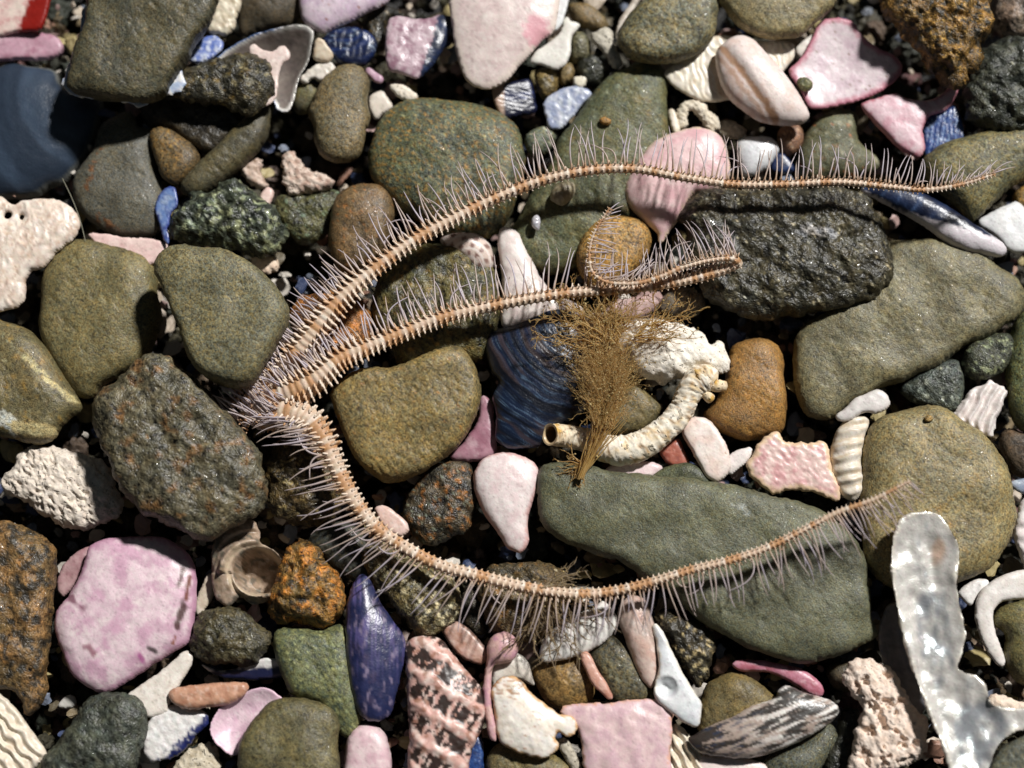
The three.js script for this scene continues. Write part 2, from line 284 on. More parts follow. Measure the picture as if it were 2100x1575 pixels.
// ---------------------------------------------------------------- the seabed under everything
{
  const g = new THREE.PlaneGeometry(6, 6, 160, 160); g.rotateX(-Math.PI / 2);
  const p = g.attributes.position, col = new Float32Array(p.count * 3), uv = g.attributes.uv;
  for (let i = 0; i < p.count; i++) { const x = p.getX(i), z = p.getZ(i); p.setY(i, -0.028 + 0.0015 * fbm(x * 9, 0, z * 9, 3)); const c = lerp3(lin('#17140f'), lin('#100f0d'), sst(-0.5, 0.5, fbm(x * 14, 4, z * 14, 3))); col.set(scale3(c, 2), i * 3); uv.setXY(i, x / S / TILE, z / S / TILE); }  // sheet coloured near black, so the shade of the gaps is painted in
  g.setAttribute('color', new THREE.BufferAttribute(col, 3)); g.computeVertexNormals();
  const m = shadowed(new THREE.Mesh(g, M.rock)); m.name = 'seabed'; m.userData = { kind: 'structure', label: 'silty seabed under the stones and shells, coloured near black for the shade in the gaps' }; scene.add(m);
  // small gravel lying on it, seen only in the gaps, and going on round the view
  const pg = new THREE.IcosahedronGeometry(1, 3), pp = pg.attributes.position, pc = new Float32Array(pp.count * 3);
  for (let i = 0; i < pp.count; i++) { const x = pp.getX(i), y = pp.getY(i), z = pp.getZ(i), k = 1 + 0.3 * noise(x * 1.5, y * 1.5, z * 1.5) + 0.05 * noise(x * 4, y * 4, z * 4); pp.setXYZ(i, x * k, y * k, z * k); pc.set([2, 2, 2], i * 3); }
  pg.setAttribute('color', new THREE.BufferAttribute(pc, 3)); pg.computeVertexNormals();
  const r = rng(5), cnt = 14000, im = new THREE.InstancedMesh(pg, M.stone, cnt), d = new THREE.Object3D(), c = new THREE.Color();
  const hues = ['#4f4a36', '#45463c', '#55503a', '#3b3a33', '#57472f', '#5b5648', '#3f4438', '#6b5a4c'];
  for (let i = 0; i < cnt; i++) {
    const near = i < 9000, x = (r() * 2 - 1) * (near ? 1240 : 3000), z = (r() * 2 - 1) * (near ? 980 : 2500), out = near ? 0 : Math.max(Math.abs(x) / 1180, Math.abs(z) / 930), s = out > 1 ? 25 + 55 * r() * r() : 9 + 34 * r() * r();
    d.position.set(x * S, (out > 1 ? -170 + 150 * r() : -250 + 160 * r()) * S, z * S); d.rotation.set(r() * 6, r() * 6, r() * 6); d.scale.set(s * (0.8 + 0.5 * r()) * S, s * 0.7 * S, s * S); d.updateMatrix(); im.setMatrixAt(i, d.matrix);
    const k = out > 1 ? 0.8 + 0.6 * r() : 0.4 + 0.5 * r(); c.set(hues[(r() * hues.length) | 0]).multiplyScalar(k); if (r() < 0.1) c.set(['#a08d84', '#8d7a66', '#8a8f98', '#7c5a58'][(r() * 4) | 0]); im.setColorAt(i, c);  // pebbles in the gaps get a darker tint that stands in for shade
  }
  const sg = new THREE.IcosahedronGeometry(1, 1), sp = sg.attributes.position, sc = new Float32Array(sp.count * 3); for (let i = 0; i < sp.count; i++) { const k = 1 + 0.45 * noise(sp.getX(i) * 1.6, sp.getY(i) * 1.6, sp.getZ(i) * 1.6 + 9); sp.setXYZ(i, sp.getX(i) * k, sp.getY(i) * k * 0.35, sp.getZ(i) * k); sc.set([2, 2, 2], i * 3); }
  sg.setAttribute('color', new THREE.BufferAttribute(sc, 3)); sg.computeVertexNormals();
  const gr = new THREE.InstancedMesh(sg, M.shell, 5200), tints = ['#c8b8a4', '#b89a94', '#a8806c', '#7c8494', '#d4ccc0', '#8c7c60', '#3c4868', '#6e6450', '#b8a878'];
  for (let i = 0; i < 5200; i++) { const s = 6 + 17 * r() * r(); d.position.set((r() * 2 - 1) * 1240 * S, (-150 + 140 * r()) * S, (r() * 2 - 1) * 980 * S); d.rotation.set(r() * 1.6 - 0.8, r() * 6, r() * 1.6 - 0.8); d.scale.set(s * (0.7 + r()) * S, s * S, s * S); d.updateMatrix(); gr.setMatrixAt(i, d.matrix); gr.setColorAt(i, c.set(tints[(r() * tints.length) | 0]).multiplyScalar(0.9)); }
  gr.name = 'shell_grit'; gr.userData = { kind: 'stuff', label: 'fine broken shell grit caught in the gaps between stones', category: 'shell grit' }; scene.add(shadowed(gr));
  im.name = 'gravel'; im.userData = { kind: 'stuff', label: 'small gravel lying deep between the stones, its colour darkened for the shade there', category: 'gravel' }; scene.add(shadowed(im));
}

// ---------------------------------------------------------------- stones, rocks and shells, from the photograph's top edge down
const PINK = ['#e6c6ca', '#cf9aac', '#f0e2dc'], WHITE = ['#eeeae4', '#d9d2c6', '#f6f4f0'];
// --- upper band
A('shell_fragment', 'shell', 'cream shell fragment with a dark red band, in the top corner above the blue mussel', [-30,-30, 110,-30, 105,10, 85,62, 42,66, -30,68], { z: 20, h: 10, hb: 8, k: 3, tilt: [0.15, 0], m: M.shell, col: (() => { const b = shellC('#d9a79c', '#e8cdbc', '#c56f74', { f: 40 }), R = lin('#8c1c14'); return (v) => lerp3(b(v), R, sst(38, 46, v.gx * 0.9 + v.gz * 0.4 - 18 + 5 * noise(v.x / 12, v.z / 12, 2)));})() });
A('shell_fragment', 'shell', 'mauve pink shell piece lying under the dark red banded fragment', [-30,66, 62,66, 120,78, 130,108, 100,122, 40,124, -30,122], { z: 0, h: 14, k: 2, m: M.shell, col: shellC('#b98a9c', '#a87788', '#c9a3ae') });
A('mussel_shell', 'mussel', 'large dark blue mussel shell half in shade under the square olive slab', [-30,150, 0,140, 28,128, 60,138, 115,148, 135,180, 195,195, 212,212, 206,250, 186,310, 160,350, 136,376, 110,386, 75,405, 30,409, -30,405], { z: -24, h: 56, hb: 20, k: 1.2, rough: 1.2, m: M.mussel, col: (() => { const b = musselC(190, 200, '#2a3442', '#3e4c5e', '#3e4c5e', { w: 40, worn: 2 }), E = lin('#8a8a80'); return (v) => lerp3(b(v), E, 0.7 * sst(9, 3, v.d)); })() });
A('shell_sheet', 'shell', 'thin white edged shell showing under the square olive slab', [170,20, 166,60, 150,105, 134,148, 130,176, 150,196, 200,203, 262,212, 284,220, 330,202, 380,180, 360,120, 300,40, 220,0], { z: 98, h: 5, k: 4, jag: 3, m: M.shell, col: shellC('#8fa3c4', '#e5e2da', '#5a5f78', { f: 30 }) });
A('stone_slab', 'stone', 'square dark olive slab standing out at the top beside the blue mussel', [184,-30, 178,12, 172,42, 160,80, 148,112, 140,150, 136,174, 152,190, 190,197, 260,205, 282,211, 330,195, 355,166, 375,130, 400,86, 430,46, 442,16, 442,-30], { z: 124, h: 26, hb: 60, k: 2.6, jag: 1.5, g: 5, rough: 2, col: stoneC('#4d4a37', '#3c3d32', { pale: ['#7d7868', 0.42, 16] }) });
A('mussel_chip', 'mussel', 'small pale blue mussel chip against the square slab edge', [382,122, 392,100, 412,78, 440,70, 458,88, 454,104, 432,124, 405,132], { z: 44, h: 8, k: 2.5, m: M.mussel, tilt: [0, 0.2], col: shellC('#5b72b8', '#b7c4dc', '#26336e', { f: 18 }) });
A('shell_fragment', 'shell', 'lumpy cream shell fragment beside the top of the square slab', [436,-30, 492,-30, 493,14, 485,38, 479,62, 462,74, 446,70, 426,66, 440,22], { z: 36, h: 16, k: 1.6, m: M.shell, rough: 5, rf: 16, col: shellC('#c8b48c', '#e0d3b4', '#a88e5e', { f: 20 }) });
A('stone', 'stone', 'dim brown stone at the top edge left of the pink shell', [498,-30, 618,-30, 610,46, 586,58, 556,62, 520,74, 494,74, 486,40], { z: 10, h: 30, col: stoneC('#4a4234', '#3b372d') });
A('shell_fragment', 'shell', 'big glossy lilac pink shell cut off by the top edge', [618,-30, 806,-30, 796,4, 760,24, 722,44, 690,58, 662,68, 640,58, 622,44, 615,18], { z: 44, h: 20, hb: 6, k: 1.6, m: M.nacre, col: shellC('#dcc0d2', '#c49fc0', '#f2e6ea', { f: 50, spots: ['#a05a2c', 0.62, 20] }) });
A('mussel_shell', 'mussel', 'upturned mussel valve with grey hollow and bright blue rim', [404,134, 430,126, 470,98, 520,70, 560,60, 600,51, 628,53, 643,66, 640,92, 632,126, 612,166, 601,210, 590,229, 570,226, 560,206, 545,190, 500,160, 450,150], { z: 48, h: 4, hb: 4, k: 4, curve: -60, g: 4, m: M.nacre, col: (() => { const b = shellC('#8b8078', '#7a716c', '#a0958c', { f: 40 }), R = lin('#e8e4dc'), B = lin('#2a5f9e'); return (v) => lerp3(lerp3(b(v), R, sst(9, 5, v.d)), B, sst(3.5, 1.5, v.d) * sst(600, 540, v.gx)); })() });
A('shell_strip', 'shell', 'bent pinkish white shell strip lying across the grey mussel hollow', [511,97, 520,89, 540,103, 560,105, 572,95, 585,95, 594,108, 591,124, 581,130, 575,142, 572,158, 570,178, 568,198, 557,211, 536,221, 533,215, 547,204, 555,190, 555,170, 552,150, 544,134, 528,124, 514,112], { z: 66, h: 7, k: 1, g: 3, m: M.shell, col: shellC('#d9b8ac', '#e6cfc4', '#c79c92', { f: 20 }) });
A('rock', 'rock', 'dark lumpy rock in front of the upturned mussel valve', [345,186, 365,150, 395,136, 440,129, 480,118, 520,114, 546,124, 562,150, 564,180, 552,206, 526,228, 505,238, 480,222, 440,214, 400,206, 362,202], { z: 70, h: 30, hb: 28, rough: 8, rf: 46, g: 4, jag: 3, m: M.rock, col: stoneC('#3b382c', '#2c2c26', { pale: ['#77735c', 0.25, 26], rust: ['#5a4c22', 0.2, 30] }) });
A('stone', 'stone', 'shadowed dark slab beneath the lumpy rock', [285,222, 300,206, 340,202, 420,212, 510,240, 480,280, 425,318, 400,302, 350,268, 310,260], { z: 6, h: 26, k: 2, m: M.rock, rough: 3, col: stoneC('#3a352b', '#2e2b25') });
A('stone', 'stone', 'grey pebble with faint rust arcs below the dark blue mussel', [232,246, 268,232, 285,262, 318,262, 330,300, 322,350, 345,390, 340,440, 318,480, 262,486, 206,471, 172,441, 150,402, 154,368, 176,334, 196,290, 210,258], { z: 0, h: 40, k: 1.7, g: 5, col: stoneC('#5a5a52', '#4d4e49', { veins: [[184,400, 196,350, 5, '#6e4a2c'], [196,350, 222,300, 4, '#6e4a2c'], [205,455, 245,470, 4, '#6a472a']] }) });
A('pebble', 'pebble', 'small brown pebble set on the grey pebble', [310,272, 322,264, 338,266, 370,280, 395,298, 409,326, 396,350, 378,370, 360,382, 336,370, 320,346, 310,304], { z: 30, h: 26, k: 1.4, col: stoneC('#665433', '#4f432d', { rust: ['#8a6a2c', 0.25, 22] }) });
A('stone', 'stone', 'long narrow olive stone slanting up to the lumpy rock', [556,214, 555,250, 541,290, 511,330, 480,360, 440,390, 402,404, 378,400, 371,382, 398,346, 440,302, 480,262, 512,236, 532,220], { z: 22, h: 30, k: 1.3, col: stoneC('#4f4b35', '#424034') });
A('shell_fragment', 'shell', 'cream shell chip beside the beak of the grey mussel valve', [650,82, 664,84, 672,96, 684,112, 678,124, 662,126, 640,118, 644,100], { z: 48, h: 9, k: 1.6, tilt: [0, -0.3], m: M.shell, col: shellC('#d8bc92', '#ecd9b8', '#b98d5c', { f: 22 }) });
A('shell_fragment', 'shell', 'cracked white shell bits above the tall grey pebble', [614,164, 628,148, 650,132, 672,124, 690,142, 676,156, 660,168, 640,162, 628,174], { z: 34, h: 9, k: 1.8, m: M.shell, rough: 4, rf: 14, col: shellC('#cfc4b4', '#e4dccd', '#b8a58e', { f: 22 }) });
A('mussel_chip', 'mussel', 'ribbed dark blue mussel chip above the tall grey pebble', [660,82, 690,58, 730,58, 756,66, 773,86, 768,112, 745,136, 704,134, 682,118, 668,104], { z: 32, h: 18, k: 1.4, g: 3.5, m: M.mussel, rough: 3, rf: 40, disp: ribsD(0.25, 14, 0.8), col: (() => { const b = musselC(700, 20, '#121a36', '#243a72', '#8fa4c4', { w: 8, worn: 0.35, wornHex: '#9fb0c4' }); return b; })() });
A('pebble', 'pebble', 'dim mossy pebble in shade left of the tall grey pebble', [600,212, 612,174, 634,170, 656,182, 650,216, 630,232, 612,232], { z: 4, h: 24, col: stoneC('#5c5a3c', '#3d3b2c') });
A('pebble', 'pebble', 'tall grey brown pebble right of the grey mussel valve', [690,141, 714,135, 744,140, 757,164, 755,205, 762,240, 752,282, 740,320, 715,334, 682,331, 660,316, 647,286, 645,256, 634,226, 649,186, 666,156], { z: 44, h: 34, k: 1.6, tilt: [0, 0.05], col: stoneC('#6a6048', '#5a543f') });
A('barnacle_rock', 'rock', 'crumbly pinkish white chunk left of the speckled round stone', [580,318, 600,312, 616,328, 626,345, 684,364, 686,380, 660,392, 624,396, 598,404, 584,382, 579,350], { z: 20, h: 18, m: M.chalk, rough: 7, rf: 16, jag: 3, g: 3.5, col: shellC('#cdb3a4', '#a98a7c', '#e6dccf', { f: 20 }) });
A('coral_bit', 'coral', 'small pale coral bit above the jagged green rock', [492,356, 514,330, 534,328, 537,360, 548,384, 524,384, 506,372], { z: 4, h: 14, m: M.chalk, rough: 6, rf: 12, jag: 3, col: shellC('#c4a596', '#9c8270', '#ddd0c4', { f: 14 }) });
A('shell_stick', 'shell', 'short pale pink stick beside the jagged green rock', [528,420, 536,396, 548,384, 560,390, 562,400, 552,424, 544,432], { z: 16, h: 9, m: M.shell, col: shellC('#d0a090', '#e0bcae', '#c08c7c') });
A('rock', 'rock', 'mossy green rock in shade between brown pebble and jagged rock', [556,430, 574,408, 610,394, 650,388, 688,388, 698,408, 686,440, 672,476, 630,500, 592,486, 570,450], { z: -4, h: 28, m: M.rock, rough: 5, rf: 26, col: stoneC('#4d4f33', '#3c3e2c', { pale: ['#6f8a78', 0.35, 22] }) });
A('rock', 'rock', 'jagged blue green rock with pale crust behind the smooth rounded stone', [347,442, 368,424, 400,405, 440,390, 462,378, 478,366, 500,373, 520,395, 546,420, 570,440, 589,470, 586,496, 562,514, 522,526, 480,512, 440,506, 400,502, 362,491, 349,466], { z: 40, h: 40, m: M.rock, rough: 13, rf: 52, disp: (v) => 3.5 * ridge(v.x / 20, v.y / 20, v.z / 20, 3), g: 4, jag: 4, col: stoneC('#3a4238', '#2a322e', { pale: ['#7c8870', 0.12, 24], dark: ['#141614', 0.3, 20] }) });
A('mussel_sliver', 'mussel', 'thin blue mussel sliver beside the grey pebble', [344,384, 358,385, 364,398, 366,424, 352,440, 346,470, 347,502, 335,490, 325,456, 315,430, 322,402, 332,390], { z: 42, h: 6, k: 2.6, m: M.mussel, tilt: [0.3, 0], col: shellC('#6f8cc4', '#8fa9d0', '#38509c', { f: 30, rim: ['#2a3a86', 8] }) });
A('shell', 'shell', 'bored cream shell with two holes at the side of the tall olive stone', [-30,408, 3,404, 26,419, 50,412, 100,408, 140,420, 163,450, 160,476, 140,500, 112,522, 92,548, 62,560, 52,584, 54,606, 40,626, 10,638, -30,640], { z: 46, h: 12, hb: 8, k: 2.2, curve: 14, m: M.shell, g: 4, rough: 2, rf: 26, jag: 2, holes: [[17,442, 8], [45,446, 6]], disp: ribsD(0.5, 15, 1.6, 12), col: shellC('#e0c8b0', '#ecdccb', '#c89a70', { f: 34, lines: ['#a87f66', 0.5, 8, 0.4] }) });
A('shell_fragment', 'shell', 'flat pink shell piece wedged behind the smooth rounded stone', [180,480, 212,479, 262,488, 312,490, 346,506, 330,530, 300,546, 240,530, 196,500], { z: 26, h: 8, k: 3, m: M.shell, col: shellC('#d8a8a0', '#e2bdb2', '#c48c88') });
// --- top middle
A('shell_fragment', 'shell', 'lilac mussel piece with a dark blue flank left of the big pink shell', [800,40, 820,36, 850,37, 872,36, 890,32, 908,26, 928,31, 926,58, 906,106, 882,140, 860,164, 840,160, 818,152, 800,146, 792,120, 791,88], { z: 44, h: 14, hb: 6, k: 1.5, rough: 5, rf: 50, g: 3.5, m: M.mussel, tilt: [-0.1, 0.05], col: (() => { const b = shellC('#bc9ca8', '#94707e', '#d6c4ca', { f: 34 }), B = musselC(930, 20, '#1a2238', '#2b3a5e', '#5a6e96', { worn: 0.95 }); return (v) => lerp3(b(v), B(v), sst(-2, 2, v.gx - (v.gz < 90 ? 900 - (v.gz - 30) * 0.25 : 885 - (v.gz - 90) * 0.38) + 3 * noise(v.x / 12, v.z / 12, 8))); })() });
A('rock', 'rock', 'black pebble with brown patches behind the lilac mussel piece', [744,40, 770,18, 806,18, 832,34, 806,40, 792,70, 790,100, 766,104, 750,80], { z: 0, h: 24, m: M.rock, rough: 4, col: stoneC('#1d1d1a', '#2a271f', { rust: ['#6a5a38', 0.3, 22] }) });
A('shell', 'shell', 'big worn pinkish white shell plate at the top edge', [930,-30, 1140,-30, 1144,30, 1136,64, 1112,84, 1096,102, 1062,140, 1042,164, 1012,181, 986,182, 957,166, 945,140, 934,100, 928,60], { z: 60, h: 10, hb: 10, k: 2.6, curve: 16, m: M.shell, g: 5, rough: 1.6, rf: 40, col: (() => { const b = shellC('#dcc4bc', '#c8a8a4', '#eaded6', { f: 46, rim: ['#ecdcd0', 18] }), Pk = lin('#dd98a4'); return (v) => lerp3(b(v), Pk, 0.8 * sst(34, 20, Math.hypot(v.gx - 1100, (v.gz - 66) * 0.9) + 8 * noise(v.x / 14, v.z / 14, 6))); })() });
A('shell_fragment', 'shell', 'white triangular shell chip behind the big pinkish plate', [1120,-30, 1165,-30, 1162,20, 1150,54, 1138,64, 1128,30], { z: 42, h: 6, k: 3, m: M.shell, col: shellC('#dfe2e4', '#eceeee', '#c8ccd0') });
A('shell_fragment', 'shell', 'smooth white fan shell with toothed tip behind the big pinkish plate', [1086,128, 1100,104, 1130,84, 1150,64, 1158,36, 1166,36, 1172,44, 1180,44, 1190,52, 1182,64, 1172,78, 1170,110, 1156,136, 1142,143, 1112,134], { z: 34, h: 8, k: 2, m: M.shell, col: shellC('#dcd8cc', '#e8e5da', '#cfc8b4') });
A('pebble', 'pebble', 'oblong tan pebble at the top right of the white fan shell', [1166,12, 1184,10, 1206,12, 1236,26, 1249,50, 1236,62, 1204,57, 1176,44], { z: 14, h: 22, col: stoneC('#7c6a48', '#64583e') });
A('pebble', 'pebble', 'grey green pebble right of the white fan shell', [1172,78, 1194,66, 1210,80, 1210,110, 1194,128, 1174,126, 1168,102], { z: 4, h: 22, m: M.rock, col: stoneC('#5e5e4a', '#4a4b3e') });
A('shell_fragment', 'shell', 'grey white splinter left of the round olive stone', [1212,70, 1222,66, 1240,55, 1255,62, 1260,92, 1276,130, 1263,143, 1250,126, 1234,104, 1220,92], { z: 26, h: 10, m: M.chalk, rough: 3, rf: 14, col: shellC('#a8a294', '#c4beb0', '#7c776a', { f: 16 }) });
A('pebble', 'pebble', 'dark pitted pebble under the grey white splinter', [1186,134, 1204,114, 1232,116, 1248,134, 1246,164, 1222,180, 1198,168], { z: -4, h: 22, m: M.rock, rough: 5, rf: 14, col: stoneC('#33362f', '#23261f', { pale: ['#8a9088', 0.45, 10] }) });
A('pebble', 'pebble', 'knobbly yellow brown pebble below the white fan shell', [1098,148, 1122,138, 1144,152, 1142,180, 1124,204, 1106,192], { z: 0, h: 22, m: M.rock, rough: 4, rf: 14, col: stoneC('#75673f', '#5a5034') });
A('pebble', 'pebble', 'smooth tan pebble below the tip of the white fan shell', [1148,138, 1170,128, 1180,148, 1168,174, 1150,178, 1144,160], { z: 0, h: 18, col: stoneC('#80704a', '#6a5d40') });
A('shell_fragment', 'shell', 'tiny cream tooth beside the smooth tan pebble', [1176,160, 1200,158, 1201,174, 1190,181, 1176,174], { z: 18, h: 9, k: 2, m: M.shell, col: shellC('#dcd0b0', '#e8dec4', '#cdbd96') });
A('mussel_shell', 'mussel', 'dark blue mussel piece with cream edge behind the speckled round stone', [1012,176, 1034,172, 1060,166, 1086,160, 1098,198, 1100,226, 1062,238, 1034,244, 1014,214], { z: 12, h: 10, k: 2, m: M.mussel, tilt: [-0.2, 0], disp: ribsD(1.4, 9, 1), col: (() => { const b = musselC(1060, 120, '#10142c', '#1e2850', '#46548c', { worn: 0.8 }), E = lin('#b09684'); return (v) => lerp3(b(v), E, sst(1037, 1031, v.gx)); })() });
A('mussel_chip', 'mussel', 'pale blue white mussel chip touching the long green stone', [1114,212, 1144,186, 1180,177, 1213,190, 1196,214, 1166,250, 1146,266, 1125,262, 1118,236], { z: 22, h: 8, k: 2.4, m: M.mussel, rough: 2.5, rf: 18, col: shellC('#8c98b8', '#c4ccda', '#56648c', { f: 24 }) });
A('stone', 'stone', 'long green stone running diagonally under the upper starfish arm', [1280,142, 1304,126, 1330,121, 1353,134, 1364,165, 1369,212, 1372,262, 1364,310, 1340,360, 1310,420, 1270,490, 1210,540, 1120,560, 1062,536, 1046,490, 1068,430, 1104,380, 1130,332, 1142,290, 1172,250, 1210,202, 1242,166], { z: 10, h: 44, k: 1.8, g: 5.5, rough: 2.4, col: stoneC('#575a3e', '#484f3b', { rust: ['#6f6238', 0.3, 50], pale: ['#707a6a', 0.4, 26] }) });
A('pebble', 'pebble', 'tiny orange pebble resting on the long green stone', [1227,246, 1236,240, 1248,243, 1254,251, 1246,258, 1233,255], { z: 58, h: 8, g: 2.5, col: stoneC('#9a7440', '#86642f') });
A('snail_shell', 'snail', 'small pale cap shell resting on the long green stone below the upper arm', [1128,408, 1132,390, 1146,376, 1164,372, 1178,378, 1180,394, 1170,410, 1156,421, 1138,418], { z: 62, h: 22, hb: 6, k: 1, g: 3, m: M.shell, col: shellC('#8f8468', '#a89c80', '#6e664c', { f: 18 }) });
A('snail_shell', 'snail', 'tiny pearly spiral snail resting on the long green stone', [1090,454, 1094,444, 1101,440, 1108,448, 1109,460, 1104,474, 1096,470, 1091,464], { z: 62, h: 9, hb: 6, k: 1, g: 2.2, m: M.nacre, disp: ribsD(1.3, 9, 1, 1), col: shellC('#b4b4c4', '#d4d0d8', '#8a7a80', { f: 10 }) });
A('stone', 'stone', 'round green and ochre speckled stone behind the upper starfish arm', [757,302, 768,262, 792,230, 830,212, 890,204, 960,209, 1020,228, 1060,258, 1074,300, 1078,350, 1066,400, 1044,446, 1012,488, 968,498, 900,482, 850,452, 800,412, 768,372, 756,334], { z: 22, h: 52, k: 1.45, g: 5, rough: 2, col: stoneC('#545a42', '#484f42', { rust: ['#86682c', 0.08, 12], pale: ['#8b8c66', 0.42, 9], dark: ['#2c3630', 0.32, 14] }) });
A('pebble', 'pebble', 'warm brown pebble with orange flecks left of the speckled round stone', [690,400, 720,382, 755,377, 786,385, 804,406, 809,442, 802,480, 790,512, 762,542, 730,562, 702,562, 682,532, 675,482, 676,432], { z: 30, h: 40, k: 1.5, col: stoneC('#665236', '#574a34', { rust: ['#8f5c24', 0.28, 16] }) });
A('shell_fragment', 'shell', 'smooth white shell piece tucked above the speckled round stone', [756,204, 766,192, 782,186, 800,206, 806,222, 786,236, 772,246, 760,232], { z: 16, h: 12, k: 1.6, m: M.shell, col: shellC('#d2c4b0', '#e2d8c8', '#c0aa90') });
A('shell_fragment', 'shell', 'ribbed white barnacle plate above the speckled round stone', [798,176, 812,172, 830,176, 846,186, 858,198, 848,208, 832,206, 812,196], { z: 34, h: 8, k: 1.4, m: M.chalk, g: 3, disp: ribsD(0.5, 8, 1.6), col: shellC('#dccfbe', '#efe8dc', '#c4b49c', { f: 16 }) });
A('shell_stick', 'shell', 'tiny mauve rod above the speckled round stone', [750,143, 756,139, 772,149, 786,160, 783,170, 772,170, 758,158, 750,150], { z: 36, h: 7, k: 1, g: 2.5, m: M.shell, col: shellC('#b48aa0', '#c8a2b4', '#a07890') });
A('snail_shell', 'snail', 'banded pink and brown snail shell under the upper starfish arm', [902,492, 918,480, 942,473, 968,475, 992,488, 1008,508, 1012,534, 1006,556, 980,560, 940,530], { z: 26, h: 36, hb: 10, k: 1, g: 3, m: M.shell, col: (() => { const a = lin('#d8c4b8'), b = lin('#6a4038'), w = lin('#e8dcd4'); return (v) => { const r = Math.hypot(v.gx - 962, v.gz - 548), th = Math.atan2(v.gz - 548, v.gx - 962), row = Math.floor(r / 15), s = Math.sin(th * (6 + 2.2 * row) + row * 1.7 + 0.6 * noise(v.x / 12, v.z / 12, 4)); return lerp3(lerp3(a, w, sst(0.3, 0.8, Math.cos(r / 15 * 6.28))), b, 0.8 * sst(0.15, 0.6, s) * sst(-0.6, 0.1, -Math.cos(r / 15 * 6.28 + 0.3))); }; })() });
A('stone', 'stone', 'yellow brown stone framed by the curled arm tip', [1182,504, 1200,470, 1238,448, 1280,440, 1312,450, 1330,482, 1329,516, 1312,548, 1272,582, 1212,592, 1186,552], { z: 30, h: 42, k: 1.6, col: stoneC('#96763a', '#84683a', { dark: ['#3a4236', 0.42, 12] }) });
A('shell', 'shell', 'broad pink shell with a drawn out tail behind the upper arm', [1320,312, 1342,290, 1370,276, 1402,266, 1432,262, 1474,276, 1494,320, 1496,366, 1472,392, 1422,402, 1398,442, 1378,470, 1366,488, 1356,500, 1350,496, 1348,482, 1322,456, 1296,430, 1280,400, 1286,366], { z: 40, h: 30, hb: 6, k: 1.4, m: M.shell, g: 5, col: shellC('#e2b4b4', '#d2949c', '#ecd4cc', { f: 60, rim: ['#e4cdb0', 7] }) });
A('shell_fragment', 'shell', 'white three cornered shell poking up behind the middle arm', [1022,480, 1030,466, 1044,466, 1066,482, 1084,520, 1104,560, 1126,592, 1160,610, 1200,640, 1190,676, 1130,668, 1080,676, 1034,672, 1026,640, 1030,590, 1026,540], { z: 34, h: 26, hb: 8, k: 1.2, m: M.shell, rough: 2.5, rf: 30, col: shellC('#e4d8d0', '#d6bfb8', '#f0ece6', { f: 36 }) });
A('stone', 'stone', 'mottled green stone under the middle arm', [768,600, 800,552, 842,516, 900,497, 950,510, 1000,544, 1024,600, 1022,680, 1004,726, 960,742, 890,752, 820,748, 782,690], { z: 18, h: 46, k: 1.7, g: 5, rough: 3, m: M.rock, col: stoneC('#5a5432', '#434530', { rust: ['#7a6430', 0.2, 24], dark: ['#262a22', 0.3, 22] }) });
A('rock', 'rock', 'rusty orange rock between the two forward arms', [588,648, 606,622, 640,604, 700,594, 742,606, 762,650, 756,702, 710,726, 650,726, 604,694], { z: 24, h: 36, k: 1.5, m: M.rock, rough: 3, col: stoneC('#8a5a24', '#6e4a24', { rust: ['#b0702a', 0.1, 34], pale: ['#a89c72', 0.5, 14] }) });
// --- top right
A('shell', 'shell', 'thin white shell edge left of the round olive stone', [1262,70, 1270,40, 1290,10, 1306,-12, 1316,-8, 1304,16, 1288,44, 1282,80, 1270,92], { z: 36, h: 8, k: 1.2, m: M.shell, col: shellC('#b4a490', '#cabca8', '#948470') });
A('stone', 'stone', 'round grey olive stone left of the pale smooth one at the top', [1268,82, 1286,32, 1322,0, 1344,-30, 1462,-30, 1471,20, 1466,62, 1441,104, 1402,125, 1342,128, 1292,116, 1276,98], { z: 60, h: 34, k: 1.8, g: 5, rough: 3.5, rf: 60, col: stoneC('#6c684e', '#5a5b4a') });
A('stone', 'stone', 'pale smooth olive stone at the top edge above the pink ear shaped shell', [1470,-30, 1490,20, 1520,58, 1552,77, 1600,80, 1640,74, 1680,42, 1712,4, 1722,-30], { z: 70, h: 26, k: 2, g: 5.5, rough: 1.2, col: stoneC('#7c7454', '#716b50') });
A('shell', 'shell', 'white ribbed fan shell beneath the round olive stones', [1362,150, 1400,120, 1440,88, 1480,72, 1540,84, 1600,84, 1626,90, 1629,114, 1612,140, 1562,190, 1492,206, 1442,208, 1402,191, 1372,168], { z: 34, h: 10, hb: 6, k: 2.2, m: M.shell, disp: ribsD(-0.25, 15, 1.1, 8), col: shellC('#ece2cc', '#e2d2b0', '#f4eee2', { f: 40, lines: ['#cfae7c', -0.25, 5, 0.35] }) });
